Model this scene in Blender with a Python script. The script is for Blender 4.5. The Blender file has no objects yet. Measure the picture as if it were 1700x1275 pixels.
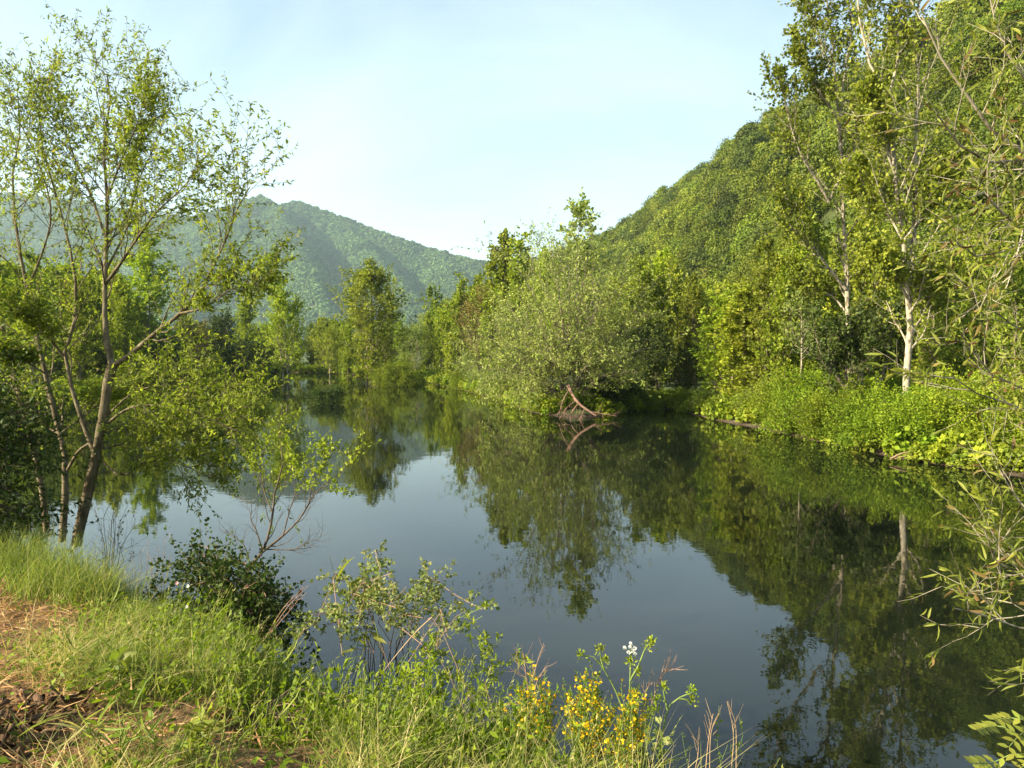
import bpy, math
import numpy as np

# ------------------------------------------------------------------ camera, sky, sun, exposure
S = bpy.context.scene
C = S.collection
F, CX, CY = 1237.0, 850.0, 637.5            # focal length and centre, in photograph pixels
EYE = np.array([0.0, 0.0, 3.5])
PITCH = math.atan(55.5 / F)
cam = bpy.data.cameras.new('camera')
cam.sensor_width = 36.0
cam.lens = 36.0 * F / 1700.0
cam.clip_start, cam.clip_end = 0.05, 9000
camo = bpy.data.objects.new('camera', cam)
camo.location = EYE
camo.rotation_euler = (math.pi / 2 - PITCH, 0, 0)
C.objects.link(camo)
S.camera = camo

SUN_AZ, SUN_EL = math.radians(107), math.radians(27)      # azimuth to the left of the view direction
SUN = np.array([-math.sin(SUN_AZ) * math.cos(SUN_EL), math.cos(SUN_AZ) * math.cos(SUN_EL), math.sin(SUN_EL)])
W = bpy.data.worlds.new('World')
S.world = W
W.use_nodes = True
nt = W.node_tree
nt.nodes.clear()
out = nt.nodes.new('ShaderNodeOutputWorld')
bg = nt.nodes.new('ShaderNodeBackground')
sky = nt.nodes.new('ShaderNodeTexSky')
sky.sky_type = 'NISHITA'
sky.sun_disc = False
sky.sun_elevation = SUN_EL
sky.sun_rotation = -SUN_AZ
sky.altitude = 300
sky.air_density = 1.0
sky.dust_density = 1.6
sky.ozone_density = 1.2
bg.inputs['Strength'].default_value = 0.085
# thin high cirrus
tc = nt.nodes.new('ShaderNodeTexCoord')
mp = nt.nodes.new('ShaderNodeMapping')
mp.inputs['Scale'].default_value = (1.1, 1.4, 2.0)
mp.inputs['Rotation'].default_value = (0, 0.5, 0.4)
nz = nt.nodes.new('ShaderNodeTexNoise')
nz.inputs['Scale'].default_value = 1.3
nz.inputs['Detail'].default_value = 7
nz.inputs['Roughness'].default_value = 0.55
nz.inputs['Distortion'].default_value = 0.6
rp = nt.nodes.new('ShaderNodeValToRGB')
rp.color_ramp.elements[0].position = 0.47
rp.color_ramp.elements[0].color = (0, 0, 0, 1)
rp.color_ramp.elements[1].position = 0.85
rp.color_ramp.elements[1].color = (0.2, 0.2, 0.2, 1)
mx = nt.nodes.new('ShaderNodeMix')
mx.data_type = 'RGBA'
mx.inputs[7].default_value = (8.5, 9.3, 9.3, 1)
nt.links.new(tc.outputs['Generated'], mp.inputs['Vector'])
nt.links.new(mp.outputs[0], nz.inputs['Vector'])
nt.links.new(nz.outputs[0], rp.inputs[0])
nt.links.new(rp.outputs[0], mx.inputs[0])
tn = nt.nodes.new('ShaderNodeMix')          # white balance of the sky light
tn.data_type = 'RGBA'
tn.blend_type = 'MULTIPLY'
tn.inputs[0].default_value = 1
tn.inputs[7].default_value = (1.15, 1.06, .89, 1)
nt.links.new(sky.outputs[0], tn.inputs[6])
nt.links.new(tn.outputs[2], mx.inputs[6])
nt.links.new(mx.outputs[2], bg.inputs[0])
nt.links.new(bg.outputs[0], out.inputs[0])

sun = bpy.data.lights.new('sun', 'SUN')
sun.energy = 5.0
sun.angle = math.radians(0.55)
sun.color = (1.0, 0.87, 0.64)
suno = bpy.data.objects.new('sun', sun)
from mathutils import Vector, Matrix
suno.rotation_euler = Vector(-SUN).to_track_quat('-Z', 'Y').to_euler()
suno.location = (-60, 40, 60)
C.objects.link(suno)
S.view_settings.view_transform = 'Standard'
S.view_settings.look = 'None'
S.view_settings.exposure = 1.88
S.view_settings.gamma = 1.0
S.view_settings.use_curve_mapping = False
S.render.engine = 'CYCLES'
S.cycles.use_denoising = True
S.cycles.max_bounces = 8
S.cycles.diffuse_bounces = 5
S.cycles.glossy_bounces = 3
S.cycles.transmission_bounces = 3
S.cycles.volume_bounces = 0
S.cycles.transparent_max_bounces = 6
S.cycles.sample_clamp_indirect = 6

# ------------------------------------------------------------------ helpers
rng = np.random.default_rng(11)
cP, sP = math.cos(PITCH), math.sin(PITCH)


def ray(px, py):
    a, b = (px - CX) / F, (CY - py) / F
    return np.array([a, cP + b * sP, -sP + b * cP])


def at(px, py, D):
    return EYE + ray(px, py) * D


def on_z(px, py, z=0.0):
    r = ray(px, py)
    return EYE + r * ((z - EYE[2]) / r[2])


def vnoise(x, y, seed=0):
    xi, yi = np.floor(x).astype(np.int64), np.floor(y).astype(np.int64)
    xf, yf = x - xi, y - yi
    u, v = xf * xf * (3 - 2 * xf), yf * yf * (3 - 2 * yf)

    def h(i, j):
        n = (i * 374761393 + j * 668265263 + seed * 974711) & 0xFFFFFFFF
        n = ((n ^ (n >> 13)) * 1274126177) & 0xFFFFFFFF
        return ((n ^ (n >> 16)) & 0xFFFF) / 65535.0
    a, b, c, d = h(xi, yi), h(xi + 1, yi), h(xi, yi + 1), h(xi + 1, yi + 1)
    return (a + (b - a) * u) * (1 - v) + (c + (d - c) * u) * v - 0.5


def fbm(x, y, oct=4, seed=0):
    s, a = 0, 1.0
    for i in range(oct):
        s = s + a * vnoise(x, y, seed + i)
        x, y, a = x * 2.03 + 7.1, y * 2.03 + 3.7, a * 0.5
    return s


def unit(v):
    return v / np.maximum(np.linalg.norm(v, axis=-1, keepdims=True), 1e-9)


class Geo:
    """collects vertices, faces and a per-vertex tint into one mesh"""

    def __init__(self):
        self.v, self.f, self.t, self.n = [], [], [], 0

    def add(self, V, Fc, t=0.5, mat=0):
        V = np.asarray(V, float).reshape(-1, 3)
        t = np.broadcast_to(np.asarray(t, float), (len(V),)) if np.ndim(t) < 1 or len(np.atleast_1d(t)) != len(V) else np.asarray(t, float)
        self.v.append(V)
        self.t.append(t)
        self.f.append((np.asarray(Fc, np.int64) + self.n, mat))
        self.n += len(V)
        return self

    def mesh(self, name, mats, smooth=False, offset=None):
        V = np.concatenate(self.v)
        if offset is not None:
            V = V - np.asarray(offset)
        T = np.concatenate(self.t)
        me = bpy.data.meshes.new(name)
        me.vertices.add(len(V))
        me.vertices.foreach_set('co', V.astype(np.float32).ravel())
        loops = np.concatenate([f.ravel() for f, m in self.f])
        sizes = np.concatenate([np.full(len(f), f.shape[1]) for f, m in self.f])
        mi = np.concatenate([np.full(len(f), m) for f, m in self.f])
        me.loops.add(len(loops))
        me.loops.foreach_set('vertex_index', loops.astype(np.int32))
        me.polygons.add(len(sizes))
        starts = np.concatenate([[0], np.cumsum(sizes)[:-1]])
        me.polygons.foreach_set('loop_start', starts.astype(np.int32))
        me.polygons.foreach_set('material_index', mi.astype(np.int32))
        if smooth:
            me.polygons.foreach_set('use_smooth', np.ones(len(sizes), bool))
        a = me.attributes.new('tint', 'FLOAT', 'POINT')
        a.data.foreach_set('value', T.astype(np.float32))
        me.update(calc_edges=True)
        for m in (mats if isinstance(mats, (list, tuple)) else [mats]):
            me.materials.append(m)
        return me


def link(name, data, parent=None, loc=(0, 0, 0)):
    o = bpy.data.objects.new(name, data)
    C.objects.link(o)
    o.location = loc
    o.parent = parent
    if parent and name in ('crown', 'foliage', 'twigs', 'flowers', 'rootlets', 'roots', 'bud_head', 'buds'):
        o['kind'] = 'stuff'         # leaves and twigs too small to pick apart
    return o


def tag(o, label=None, cat=None, group=None, kind=None):
    for k, v in (('label', label), ('category', cat), ('group', group), ('kind', kind)):
        if v:
            o[k] = v
    return o


def thing(name, label, cat, loc, group=None, rz=0.0, sc=1.0):
    o = link(name, None, None, tuple(loc))
    o.rotation_euler = (0, 0, rz)
    o.scale = (sc, sc, sc) if np.ndim(sc) == 0 else tuple(sc)
    o.empty_display_size = 0.2
    return tag(o, label, cat, group)


# ------------------------------------------------------------------ materials
def new_mat(name):
    m = bpy.data.materials.new(name)
    m.use_nodes = True
    t = m.node_tree
    return m, t, t.nodes['Principled BSDF'], t.nodes['Material Output']


def ramp_of(t, stops, fac):
    r = t.nodes.new('ShaderNodeValToRGB')
    e = r.color_ramp.elements
    while len(e) < len(stops):
        e.new(0.5)
    for i, (p, c) in enumerate(stops):
        e[i].position = p
        e[i].color = (*c, 1)
    t.links.new(fac, r.inputs[0])
    return r


def leaf_mat(name, stops, trans=0.35, tcol=(1.15, 1.2, 0.55), rough=0.55, spec=0.14, objvar=0.25, stand=0):
    """foliage: per-leaf tint, per-object hue drift, reflection and transmission"""
    m, t, b, o = new_mat(name)
    at_ = t.nodes.new('ShaderNodeAttribute')
    at_.attribute_name = 'tint'
    r = ramp_of(t, stops, at_.outputs['Fac'])
    oi = t.nodes.new('ShaderNodeObjectInfo')
    mr = t.nodes.new('ShaderNodeMapRange')
    mr.inputs[3].default_value = 1 - objvar
    mr.inputs[4].default_value = 1 + objvar
    t.links.new(oi.outputs['Random'], mr.inputs[0])
    hs = t.nodes.new('ShaderNodeHueSaturation')
    if stand:       # whole stands of lighter and darker trees, by where each tree grows
        sn = t.nodes.new('ShaderNodeTexNoise')
        sn.inputs['Scale'].default_value = stand
        sn.inputs['Detail'].default_value = 3
        t.links.new(oi.outputs['Location'], sn.inputs['Vector'])
        sm = t.nodes.new('ShaderNodeMapRange')
        sm.inputs[1].default_value, sm.inputs[2].default_value = .3, .7
        sm.inputs[3].default_value, sm.inputs[4].default_value = .6, 1.45
        t.links.new(sn.outputs[0], sm.inputs[0])
        pm = t.nodes.new('ShaderNodeMath')
        pm.operation = 'MULTIPLY'
        t.links.new(sm.outputs[0], pm.inputs[0])
        t.links.new(mr.outputs[0], pm.inputs[1])
        t.links.new(pm.outputs[0], hs.inputs['Value'])
    else:
        t.links.new(mr.outputs[0], hs.inputs['Value'])
    mr2 = t.nodes.new('ShaderNodeMapRange')
    mr2.inputs[3].default_value = 0.5 - 0.06 * objvar
    mr2.inputs[4].default_value = 0.5 + 0.05 * objvar
    wn = t.nodes.new('ShaderNodeMath')
    wn.operation = 'FRACT'
    ml = t.nodes.new('ShaderNodeMath')
    ml.operation = 'MULTIPLY'
    ml.inputs[1].default_value = 7.31
    t.links.new(oi.outputs['Random'], ml.inputs[0])
    t.links.new(ml.outputs[0], wn.inputs[0])
    t.links.new(wn.outputs[0], mr2.inputs[0])
    t.links.new(mr2.outputs[0], hs.inputs['Hue'])
    t.links.new(r.outputs[0], hs.inputs['Color'])
    t.links.new(hs.outputs[0], b.inputs['Base Color'])
    b.inputs['Roughness'].default_value = rough
    b.inputs['Specular IOR Level'].default_value = spec
    tr = t.nodes.new('ShaderNodeBsdfTranslucent')
    mu = t.nodes.new('ShaderNodeMix')
    mu.data_type = 'RGBA'
    mu.blend_type = 'MULTIPLY'
    mu.clamp_result = False
    mu.inputs[0].default_value = 1
    mu.inputs[7].default_value = (*tcol, 1)
    t.links.new(hs.outputs[0], mu.inputs[6])
    t.links.new(mu.outputs[2], tr.inputs[0])
    ms = t.nodes.new('ShaderNodeMixShader')
    ms.inputs[0].default_value = trans
    t.links.new(b.outputs[0], ms.inputs[1])
    t.links.new(tr.outputs[0], ms.inputs[2])
    t.links.new(ms.outputs[0], o.inputs[0])
    return m


def noise_mat(name, stops, scale, rough=0.9, bump=0.3, bdist=0.02, stretch=(1, 1, 1), detail=6, spec=0.2):
    m, t, b, o = new_mat(name)
    tc = t.nodes.new('ShaderNodeTexCoord')
    mp = t.nodes.new('ShaderNodeMapping')
    mp.inputs['Scale'].default_value = stretch
    n = t.nodes.new('ShaderNodeTexNoise')
    n.inputs['Scale'].default_value = scale
    n.inputs['Detail'].default_value = detail
    n.inputs['Roughness'].default_value = 0.62
    t.links.new(tc.outputs['Object'], mp.inputs[0])
    t.links.new(mp.outputs[0], n.inputs['Vector'])
    r = ramp_of(t, stops, n.outputs[0])
    t.links.new(r.outputs[0], b.inputs['Base Color'])
    b.inputs['Roughness'].default_value = rough
    b.inputs['Specular IOR Level'].default_value = spec
    bp = t.nodes.new('ShaderNodeBump')
    bp.inputs['Strength'].default_value = bump
    bp.inputs['Distance'].default_value = bdist
    t.links.new(n.outputs[0], bp.inputs['Height'])
    t.links.new(bp.outputs[0], b.inputs['Normal'])
    return m


M = {}
M['leaf_bright'] = leaf_mat('leaf_bright', [(0, (0.119, 0.172, 0.013)), (.5, (0.204, 0.273, 0.020)), (1, (0.323, 0.363, 0.036))], .38)
M['leaf_mid'] = leaf_mat('leaf_mid', [(0, (0.086, 0.129, 0.013)), (.5, (0.162, 0.211, 0.020)), (1, (0.259, 0.290, 0.033))], .34)
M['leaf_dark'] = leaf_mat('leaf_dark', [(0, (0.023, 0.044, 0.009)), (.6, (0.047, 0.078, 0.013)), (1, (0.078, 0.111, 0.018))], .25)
M['leaf_silver'] = leaf_mat('leaf_silver', [(0, (0.095, 0.138, 0.031)), (.5, (0.163, 0.213, 0.045)), (1, (0.258, 0.302, 0.075))], .30, rough=.5)
M['leaf_olive'] = leaf_mat('leaf_olive', [(0, (0.093, 0.093, 0.024)), (.5, (0.163, 0.150, 0.036)), (1, (0.248, 0.173, 0.054))], .3)
M['leaf_shrub'] = leaf_mat('leaf_shrub', [(0, (0.081, 0.131, 0.009)), (.5, (0.152, 0.221, 0.013)), (1, (0.240, 0.283, 0.023))], .38)
M['leaf_hill'] = leaf_mat('leaf_hill', [(0, (0.050, 0.079, 0.007)), (.5, (0.096, 0.133, 0.010)), (1, (0.162, 0.186, 0.016))], .25, objvar=.25, stand=.03)
M['leaf_dark2'] = leaf_mat('leaf_dark2', [(0, (0.036, 0.063, 0.010)), (1, (0.102, 0.131, 0.015))], .2, objvar=.2, stand=.03)
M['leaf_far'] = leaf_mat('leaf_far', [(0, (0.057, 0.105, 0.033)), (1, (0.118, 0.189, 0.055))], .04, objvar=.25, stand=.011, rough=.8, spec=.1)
M['leaf_left'] = leaf_mat('leaf_left', [(0, (0.064, 0.101, 0.015)), (.45, (0.141, 0.199, 0.024)), (.9, (0.249, 0.305, 0.045)), (1, (0.347, 0.293, 0.063))], .52)
M['leaf_red'] = leaf_mat('leaf_red', [(0, (0.098, 0.056, 0.023)), (1, (0.215, 0.160, 0.052))], .3)
M['leaf_near'] = leaf_mat('leaf_near', [(0, (0.121, 0.164, 0.024)), (1, (0.289, 0.306, 0.052))], .45, rough=.5, spec=.2)
M['leaf_rose'] = leaf_mat('leaf_rose', [(0, (0.109, 0.150, 0.042)), (.5, (0.186, 0.240, 0.066)), (1, (0.310, 0.315, 0.108))], .3)
M['grass'] = leaf_mat('grass', [(0, (0.085, 0.134, 0.028)), (.4, (0.156, 0.211, 0.044)), (.75, (0.284, 0.309, 0.084)), (1, (0.482, 0.393, 0.200))], .38, objvar=0)
M['straw'] = leaf_mat('straw', [(0, (0.176, 0.085, 0.035)), (.5, (0.352, 0.200, 0.080)), (1, (0.506, 0.330, 0.160))], .2, objvar=0)
M['flower_yellow'] = leaf_mat('flower_yellow', [(0, (.60, .33, .004)), (1, (.78, .52, .012))], .3, tcol=(1, 1, 1), objvar=0)
M['flower_white'] = leaf_mat('flower_white', [(0, (.72, .72, .66)), (1, (.85, .85, .8))], .3, tcol=(1, 1, 1), objvar=0)
M['flower_pink'] = leaf_mat('flower_pink', [(0, (.7, .35, .36)), (1, (.8, .5, .5))], .3, tcol=(1, 1, 1), objvar=0)
M['bark_left'] = noise_mat('bark_left', [(.3, (0.045, 0.034, 0.018)), (.5, (0.110, 0.089, 0.051)), (.72, (0.219, 0.192, 0.125))], 9, bump=.7, bdist=.02, stretch=(2, 2, .6))
M['bark_pale'] = noise_mat('bark_pale', [(.40, (0.098, 0.082, 0.053)), (.48, (0.246, 0.218, 0.160)), (.7, (0.369, 0.335, 0.256))], 5, bump=.4, bdist=.02, stretch=(1.4, 1.4, .8))
M['bark_mid'] = noise_mat('bark_mid', [(.3, (.08, .062, .042)), (.55, (.20, .17, .12)), (.75, (.36, .32, .24))], 6, bump=.5)
M['bark_dark'] = noise_mat('bark_dark', [(.3, (.035, .027, .02)), (.6, (.11, .085, .06))], 8, bump=.5)
M['wood_red'] = noise_mat('wood_red', [(.3, (0.105, 0.055, 0.036)), (.55, (0.220, 0.141, 0.100)), (.75, (0.304, 0.245, 0.193))], 6, bump=.5)
M['stem_green'] = noise_mat('stem_green', [(.3, (.09, .14, .03)), (.7, (.20, .26, .07))], 20, rough=.6, bump=.1)
M['stem_dry'] = noise_mat('stem_dry', [(.3, (.20, .13, .075)), (.7, (.42, .30, .18))], 25, rough=.8, bump=.1)
M['stem_pink'] = noise_mat('stem_pink', [(.3, (.22, .12, .08)), (.7, (.36, .24, .16))], 25, rough=.8, bump=.1)
M['rotten'] = noise_mat('rotten', [(.3, (.035, .02, .011)), (.55, (.11, .065, .034)), (.75, (.24, .15, .08))], 14, bump=.8)
M['soil'] = noise_mat('soil', [(.3, (.045, .028, .015)), (.5, (.13, .078, .036)), (.7, (.25, .16, .075))], 7, bump=.8, bdist=.05, detail=10)
M['mud'] = noise_mat('mud', [(.3, (.05, .03, .02)), (.55, (.14, .075, .045)), (.75, (.2, .13, .07))], 3, bump=.6, bdist=.08)
M['forest_floor'] = noise_mat('forest_floor', [(.3, (.018, .028, .008)), (.7, (.045, .060, .016))], .35, bump=.3, bdist=.4)
M['mountain_floor'] = noise_mat('mountain_floor', [(.3, (.030, .045, .016)), (.7, (.055, .072, .024))], .02, bump=.3, bdist=2)

# water: dark green body under a nearly still reflecting surface
m, t, b, o = new_mat('lake_water')
b.inputs['Base Color'].default_value = (.006, .0085, .005, 1)
b.inputs['Roughness'].default_value = .015
b.inputs['IOR'].default_value = 1.45
tc = t.nodes.new('ShaderNodeTexCoord')
bp0 = None
for sc_, st_, di_, stretch in ((5.0, .06, .010, (1, 1, 1)), (.55, .16, .012, (1, 1.5, 1))):
    mp = t.nodes.new('ShaderNodeMapping')
    mp.inputs['Scale'].default_value = stretch
    n = t.nodes.new('ShaderNodeTexNoise')
    n.inputs['Scale'].default_value = sc_
    n.inputs['Detail'].default_value = 2.5
    t.links.new(tc.outputs['Object'], mp.inputs[0])
    t.links.new(mp.outputs[0], n.inputs['Vector'])
    bp = t.nodes.new('ShaderNodeBump')
    bp.inputs['Strength'].default_value = st_
    bp.inputs['Distance'].default_value = di_
    t.links.new(n.outputs[0], bp.inputs['Height'])
    if bp0:
        t.links.new(bp0.outputs[0], bp.inputs['Normal'])
    bp0 = bp
t.links.new(bp0.outputs[0], b.inputs['Normal'])
M['water'] = m


# ------------------------------------------------------------------ shape builders
def grid_faces(nu, nv):
    i = np.arange(nu - 1)[:, None] * nv + np.arange(nv - 1)[None, :]
    return np.stack([i, i + nv, i + nv + 1, i + 1], -1).reshape(-1, 4)


def tubes(g, P, R, sides=5, mat=0, t=0.5):
    """P (n,k,3) polylines, R (n,k) radii -> tapered tubes, vectorised"""
    n, k, _ = P.shape
    T = np.empty_like(P)
    T[:, 1:-1] = P[:, 2:] - P[:, :-2]
    T[:, 0], T[:, -1] = P[:, 1] - P[:, 0], P[:, -1] - P[:, -2]
    T = unit(T)
    ref = np.where(np.abs(T[:, :1, 2:3]) > .8, np.array([1.0, .1, 0]), np.array([.1, 0.0, 1.0]))
    A = unit(np.cross(T, np.broadcast_to(ref, T.shape)))
    B = np.cross(T, A)
    ang = np.arange(sides) * 2 * math.pi / sides
    ring = P[:, :, None] + R[:, :, None, None] * (A[:, :, None] * np.cos(ang)[:, None] + B[:, :, None] * np.sin(ang)[:, None])
    base = (np.arange(n)[:, None, None] * k + np.arange(k - 1)[None, :, None]) * sides
    j = np.arange(sides)[None, None]
    j2 = (j + 1) % sides
    Fc = np.stack([base + j, base + j2, base + sides + j2, base + sides + j], -1).reshape(-1, 4)
    g.add(ring.reshape(-1, 3), Fc, t, mat)


def leaves(g, P, D, N, L, Wd, tint, mat=0, shape='diamond', bend=0.12):
    """leaf blades at P pointing along D with face normal N"""
    n = len(P)
    if n == 0:
        return
    D = unit(D)
    Sd = unit(np.cross(D, N))
    N = np.cross(Sd, D)
    L = np.broadcast_to(np.asarray(L, float), (n,))[:, None]
    Wd = np.broadcast_to(np.asarray(Wd, float), (n,))[:, None]
    i = np.arange(n)[:, None]
    if shape == 'diamond':
        V = np.stack([P, P + D * L * .5 + Sd * Wd * .5 + N * L * bend, P + D * L, P + D * L * .5 - Sd * Wd * .5 + N * L * bend], 1)
        Fc = i * 4 + np.array([[0, 1, 2, 3]])
        g.add(V.reshape(-1, 3), Fc, np.repeat(tint, 4), mat)
    else:       # long blade with a fold along the midrib, six edge points
        V = np.stack([P, P + D * L * .3 + Sd * Wd * .46 + N * L * bend * .5, P + D * L * .3 - N * L * .02 * 1 + N * L * bend * .3,
                      P + D * L * .3 - Sd * Wd * .46 + N * L * bend * .5,
                      P + D * L * .65 + Sd * Wd * .36 + N * L * bend * .4, P + D * L * .65 + N * L * bend * .2, P + D * L * .65 - Sd * Wd * .36 + N * L * bend * .4,
                      P + D * L * .98 - N * L * bend * .5], 1)
        q = np.array([[1, 4, 5, 2], [2, 5, 6, 3]])
        tri = np.array([[0, 1, 2], [0, 2, 3], [4, 7, 5], [5, 7, 6]])
        k = g.n
        g.add(V.reshape(-1, 3), (i[:, :, None] * 8 + q[None]).reshape(-1, 4), np.repeat(tint, 8), mat)
        g.f.append(((i[:, :, None] * 8 + tri[None]).reshape(-1, 3) + k, mat))


def resample(pts, k):
    pts = np.asarray(pts, float)
    d = np.concatenate([[0], np.cumsum(np.linalg.norm(np.diff(pts, axis=0), axis=1))])
    # smooth through the points (Catmull-Rom) then sample evenly
    ext = np.vstack([2 * pts[0] - pts[1], pts, 2 * pts[-1] - pts[-2]])
    fine, td = [], []
    for i in range(len(pts) - 1):
        p0, p1, p2, p3 = ext[i:i + 4]
        for s in np.linspace(0, 1, 6, endpoint=(i == len(pts) - 2)):
            fine.append(.5 * (2 * p1 + (p2 - p0) * s + (2 * p0 - 5 * p1 + 4 * p2 - p3) * s * s + (3 * p1 - p0 - 3 * p2 + p3) * s ** 3))
    fine = np.array(fine)
    d = np.concatenate([[0], np.cumsum(np.linalg.norm(np.diff(fine, axis=0), axis=1))])
    s = np.linspace(0, d[-1], k)
    return np.stack([np.interp(s, d, fine[:, c]) for c in range(3)], 1)


def sample_on(P, t):
    """points, tangents on polylines P (n,k,3) at t (n,m) in 0..1"""
    n, k, _ = P.shape
    x = np.clip(t, 0, .9999) * (k - 1)
    i = x.astype(int)
    f = (x - i)[..., None]
    r = np.arange(n)[:, None]
    a, b_ = P[r, i], P[r, i + 1]
    return a + (b_ - a) * f, unit(b_ - a), i, f


def spawn(P, R, m, t0, t1, ln, ang, up=0.1, wob=0.15, k=5, rratio=.55, rend=.25, shape=None, ang_sd=.2, rmin=.0015, rg=None):
    """m children on every parent; ln = length in metres (array over parents or scalar)"""
    rg = rg or rng
    n = len(P)
    t = t0 + (t1 - t0) * (np.arange(m)[None] + rg.random((n, m))) / m
    pos, tan, i, f = sample_on(P, t)
    rad = (R[np.arange(n)[:, None], i] * (1 - f[..., 0]) + R[np.arange(n)[:, None], i + 1] * f[..., 0])
    perp = unit(np.cross(tan, unit(rg.normal(size=tan.shape))))
    a = (ang + ang_sd * rg.normal(size=(n, m)))[..., None]
    d = unit(tan * np.cos(a) + perp * np.sin(a))
    L = np.broadcast_to(np.asarray(ln, float).reshape(-1, 1) if np.ndim(ln) else ln, (n, m)) * (.7 + .6 * rg.random((n, m)))
    if shape is not None:
        L = L * shape(t)
    pts = [pos]
    step = (L / (k - 1))[..., None]
    for j in range(k - 1):
        pts.append(pts[-1] + d * step)
        d = unit(d + wob * rg.normal(size=d.shape) + np.array([0, 0, up]))
    CP = np.stack(pts, 2).reshape(n * m, k, 3)
    r0 = np.maximum(rad * rratio, rmin).reshape(-1, 1)
    CR = r0 * np.linspace(1, rend, k)[None]
    return CP, CR


def leaf_on(g, P, m, L, Wd, mat=0, t0=.15, spread=.6, droop=0.0, shape='diamond', jitter=0.0, rg=None, tint=None, up=.4):
    rg = rg or rng
    n = len(P)
    t = t0 + (1 - t0) * rg.random((n, m))
    pos, tan, _, _ = sample_on(P, t)
    pos, tan = pos.reshape(-1, 3), tan.reshape(-1, 3)
    d = unit(tan * (1 - spread) + spread * unit(rg.normal(size=tan.shape)) + np.array([0, 0, -droop]))
    N = unit(rg.normal(size=tan.shape) + np.array([0, 0, up]))
    if jitter:
        pos = pos + rg.normal(size=pos.shape) * jitter
    s = .65 + .7 * rg.random(len(pos))
    # neighbouring leaves share a tone, so crowns show lighter and darker sprays
    ti = np.clip(np.repeat(rg.random(n) * .6, m) + .4 * rg.random(n * m) if tint is None else tint(len(pos)), 0, 1)
    leaves(g, pos, d, N, L * s, Wd * s, ti, mat, shape)


def wander(base, top, k=9, amp=.03, rg=None):
    rg = rg or rng
    base, top = np.asarray(base, float), np.asarray(top, float)
    s = np.linspace(0, 1, k)[:, None]
    L = np.linalg.norm(top - base)
    w = np.cumsum(rg.normal(size=(k, 3)) * amp * L / 3, 0) * np.array([1, 1, .2])
    w -= w[0]
    return base + (top - base) * s + w * (1 - .5 * s)


SH = {
    'column': lambda t: .55 + .45 * np.sin(np.clip(t * 1.25, 0, 1) * math.pi) * (1 - .35 * t),
    'ovate': lambda t: np.clip(.35 + 1.1 * np.sin(np.clip((t - .05) / .98, 0, 1) * math.pi), .1, 2) * (1.15 - .55 * t),
    'cone': lambda t: 1.15 - .95 * t,
    'round': lambda t: .5 + .8 * np.sin(np.clip(t, 0, 1) * math.pi),
}


def tree(seed, H=10.0, stems=1, fan=.1, r=.10, t0=.15, n1=26, l1=.2, a1=.7, up1=.15, n2=7, l2=.45, a2=.7, nl=14, leaf=.2, leafw=.12,
         shape='ovate', wm='bark_mid', lm='leaf_mid', droop=0.0, up2=.05, joined=False, sag=.0, jit=.05):
    """a whole tree at the origin: (wood mesh, leaf mesh)"""
    rg = np.random.default_rng(seed)
    P, R = [], []
    for s in range(stems):
        a = rg.random() * 6.28
        q = fan * H * (.3 + .9 * rg.random()) if stems > 1 else 0
        h = H * (1 if s == 0 else .72 + .25 * rg.random())
        b0 = np.array([math.cos(a), math.sin(a), 0]) * (.02 * H if stems > 1 else 0)
        tp = np.array([math.cos(a) * q, math.sin(a) * q, h])
        p = wander(b0 + (0, 0, -.6), tp, 11, .035, rg)
        P.append(p)
        R.append(r * (1 if s == 0 else .75) * (1 - .93 * np.linspace(0, 1, 11) ** .9))
    P, R = np.array(P), np.array(R)
    w, lf = Geo(), Geo()
    tubes(w, P, R, 7)
    P1, R1 = spawn(P, R, n1, t0, .98, l1 * H, a1, up1, .13, 6, .5, .2, SH[shape], rmin=.008, rg=rg)
    tubes(w, P1, R1, 4)
    P2, R2 = spawn(P1, R1, n2, .2, 1, np.linalg.norm(P1[:, -1] - P1[:, 0], axis=1) * l2 + .15, a2, up2 - sag, .18, 4, .55, .3, rmin=.005, rg=rg)
    tubes(w, P2, R2, 3)
    tip, _ = spawn(P, R, 4, .85, 1, .12 * H, .35, .1, .1, 4, rg=rg)
    leaf_on(lf, np.concatenate([P2]), nl, leaf, leafw, droop=droop, jitter=jit, rg=rg)
    leaf_on(lf, tip, nl, leaf, leafw, jitter=jit, rg=rg)
    if joined:
        lo = lf
        off = w.n
        w.v += lo.v
        w.t += lo.t
        w.f += [(f + off, 1) for f, _ in lo.f]
        w.n += lo.n
        return w.mesh('tree', [M[wm], M[lm]])
    return w.mesh('trunk', M[wm], True), lf.mesh('crown', M[lm])


def blob(seed, rx=3.0, rz=3.2, lumps=26, per=42, leaf=.75, lm='leaf_hill', lump_r=.42, h0=.9, jn=.32):
    """a far broadleaf crown: clumps of leaf sprays over an uneven dome"""
    rg = np.random.default_rng(seed)
    d = unit(rg.normal(size=(lumps, 3)))
    d[:, 2] = np.abs(d[:, 2]) * 1.1 - .25
    c = d * np.array([rx, rx, rz]) * (.55 + .3 * rg.random((lumps, 1))) + np.array([0, 0, rz * h0])
    lr = (lump_r * rx * (.65 + .7 * rg.random(lumps)))
    dd = unit(rg.normal(size=(lumps, per, 3)) + np.array([0, 0, .45]))
    P = c[:, None] + dd * lr[:, None, None] * (.75 + .35 * rg.random((lumps, per, 1)))
    N = unit(dd + jn * rg.normal(size=dd.shape)).reshape(-1, 3)
    D = unit(rg.normal(size=N.shape) - np.array([0, 0, .3]))
    g = Geo()
    ti = np.clip(np.repeat(rg.random(lumps) * .7, per) + .3 * rg.random(lumps * per), 0, 1)
    s = .6 + .8 * rg.random(lumps * per)
    leaves(g, P.reshape(-1, 3) - D * leaf * .4, D, N, leaf * s, leaf * .75 * s, ti, 0)
    return g.mesh('crown', M[lm])


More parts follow.
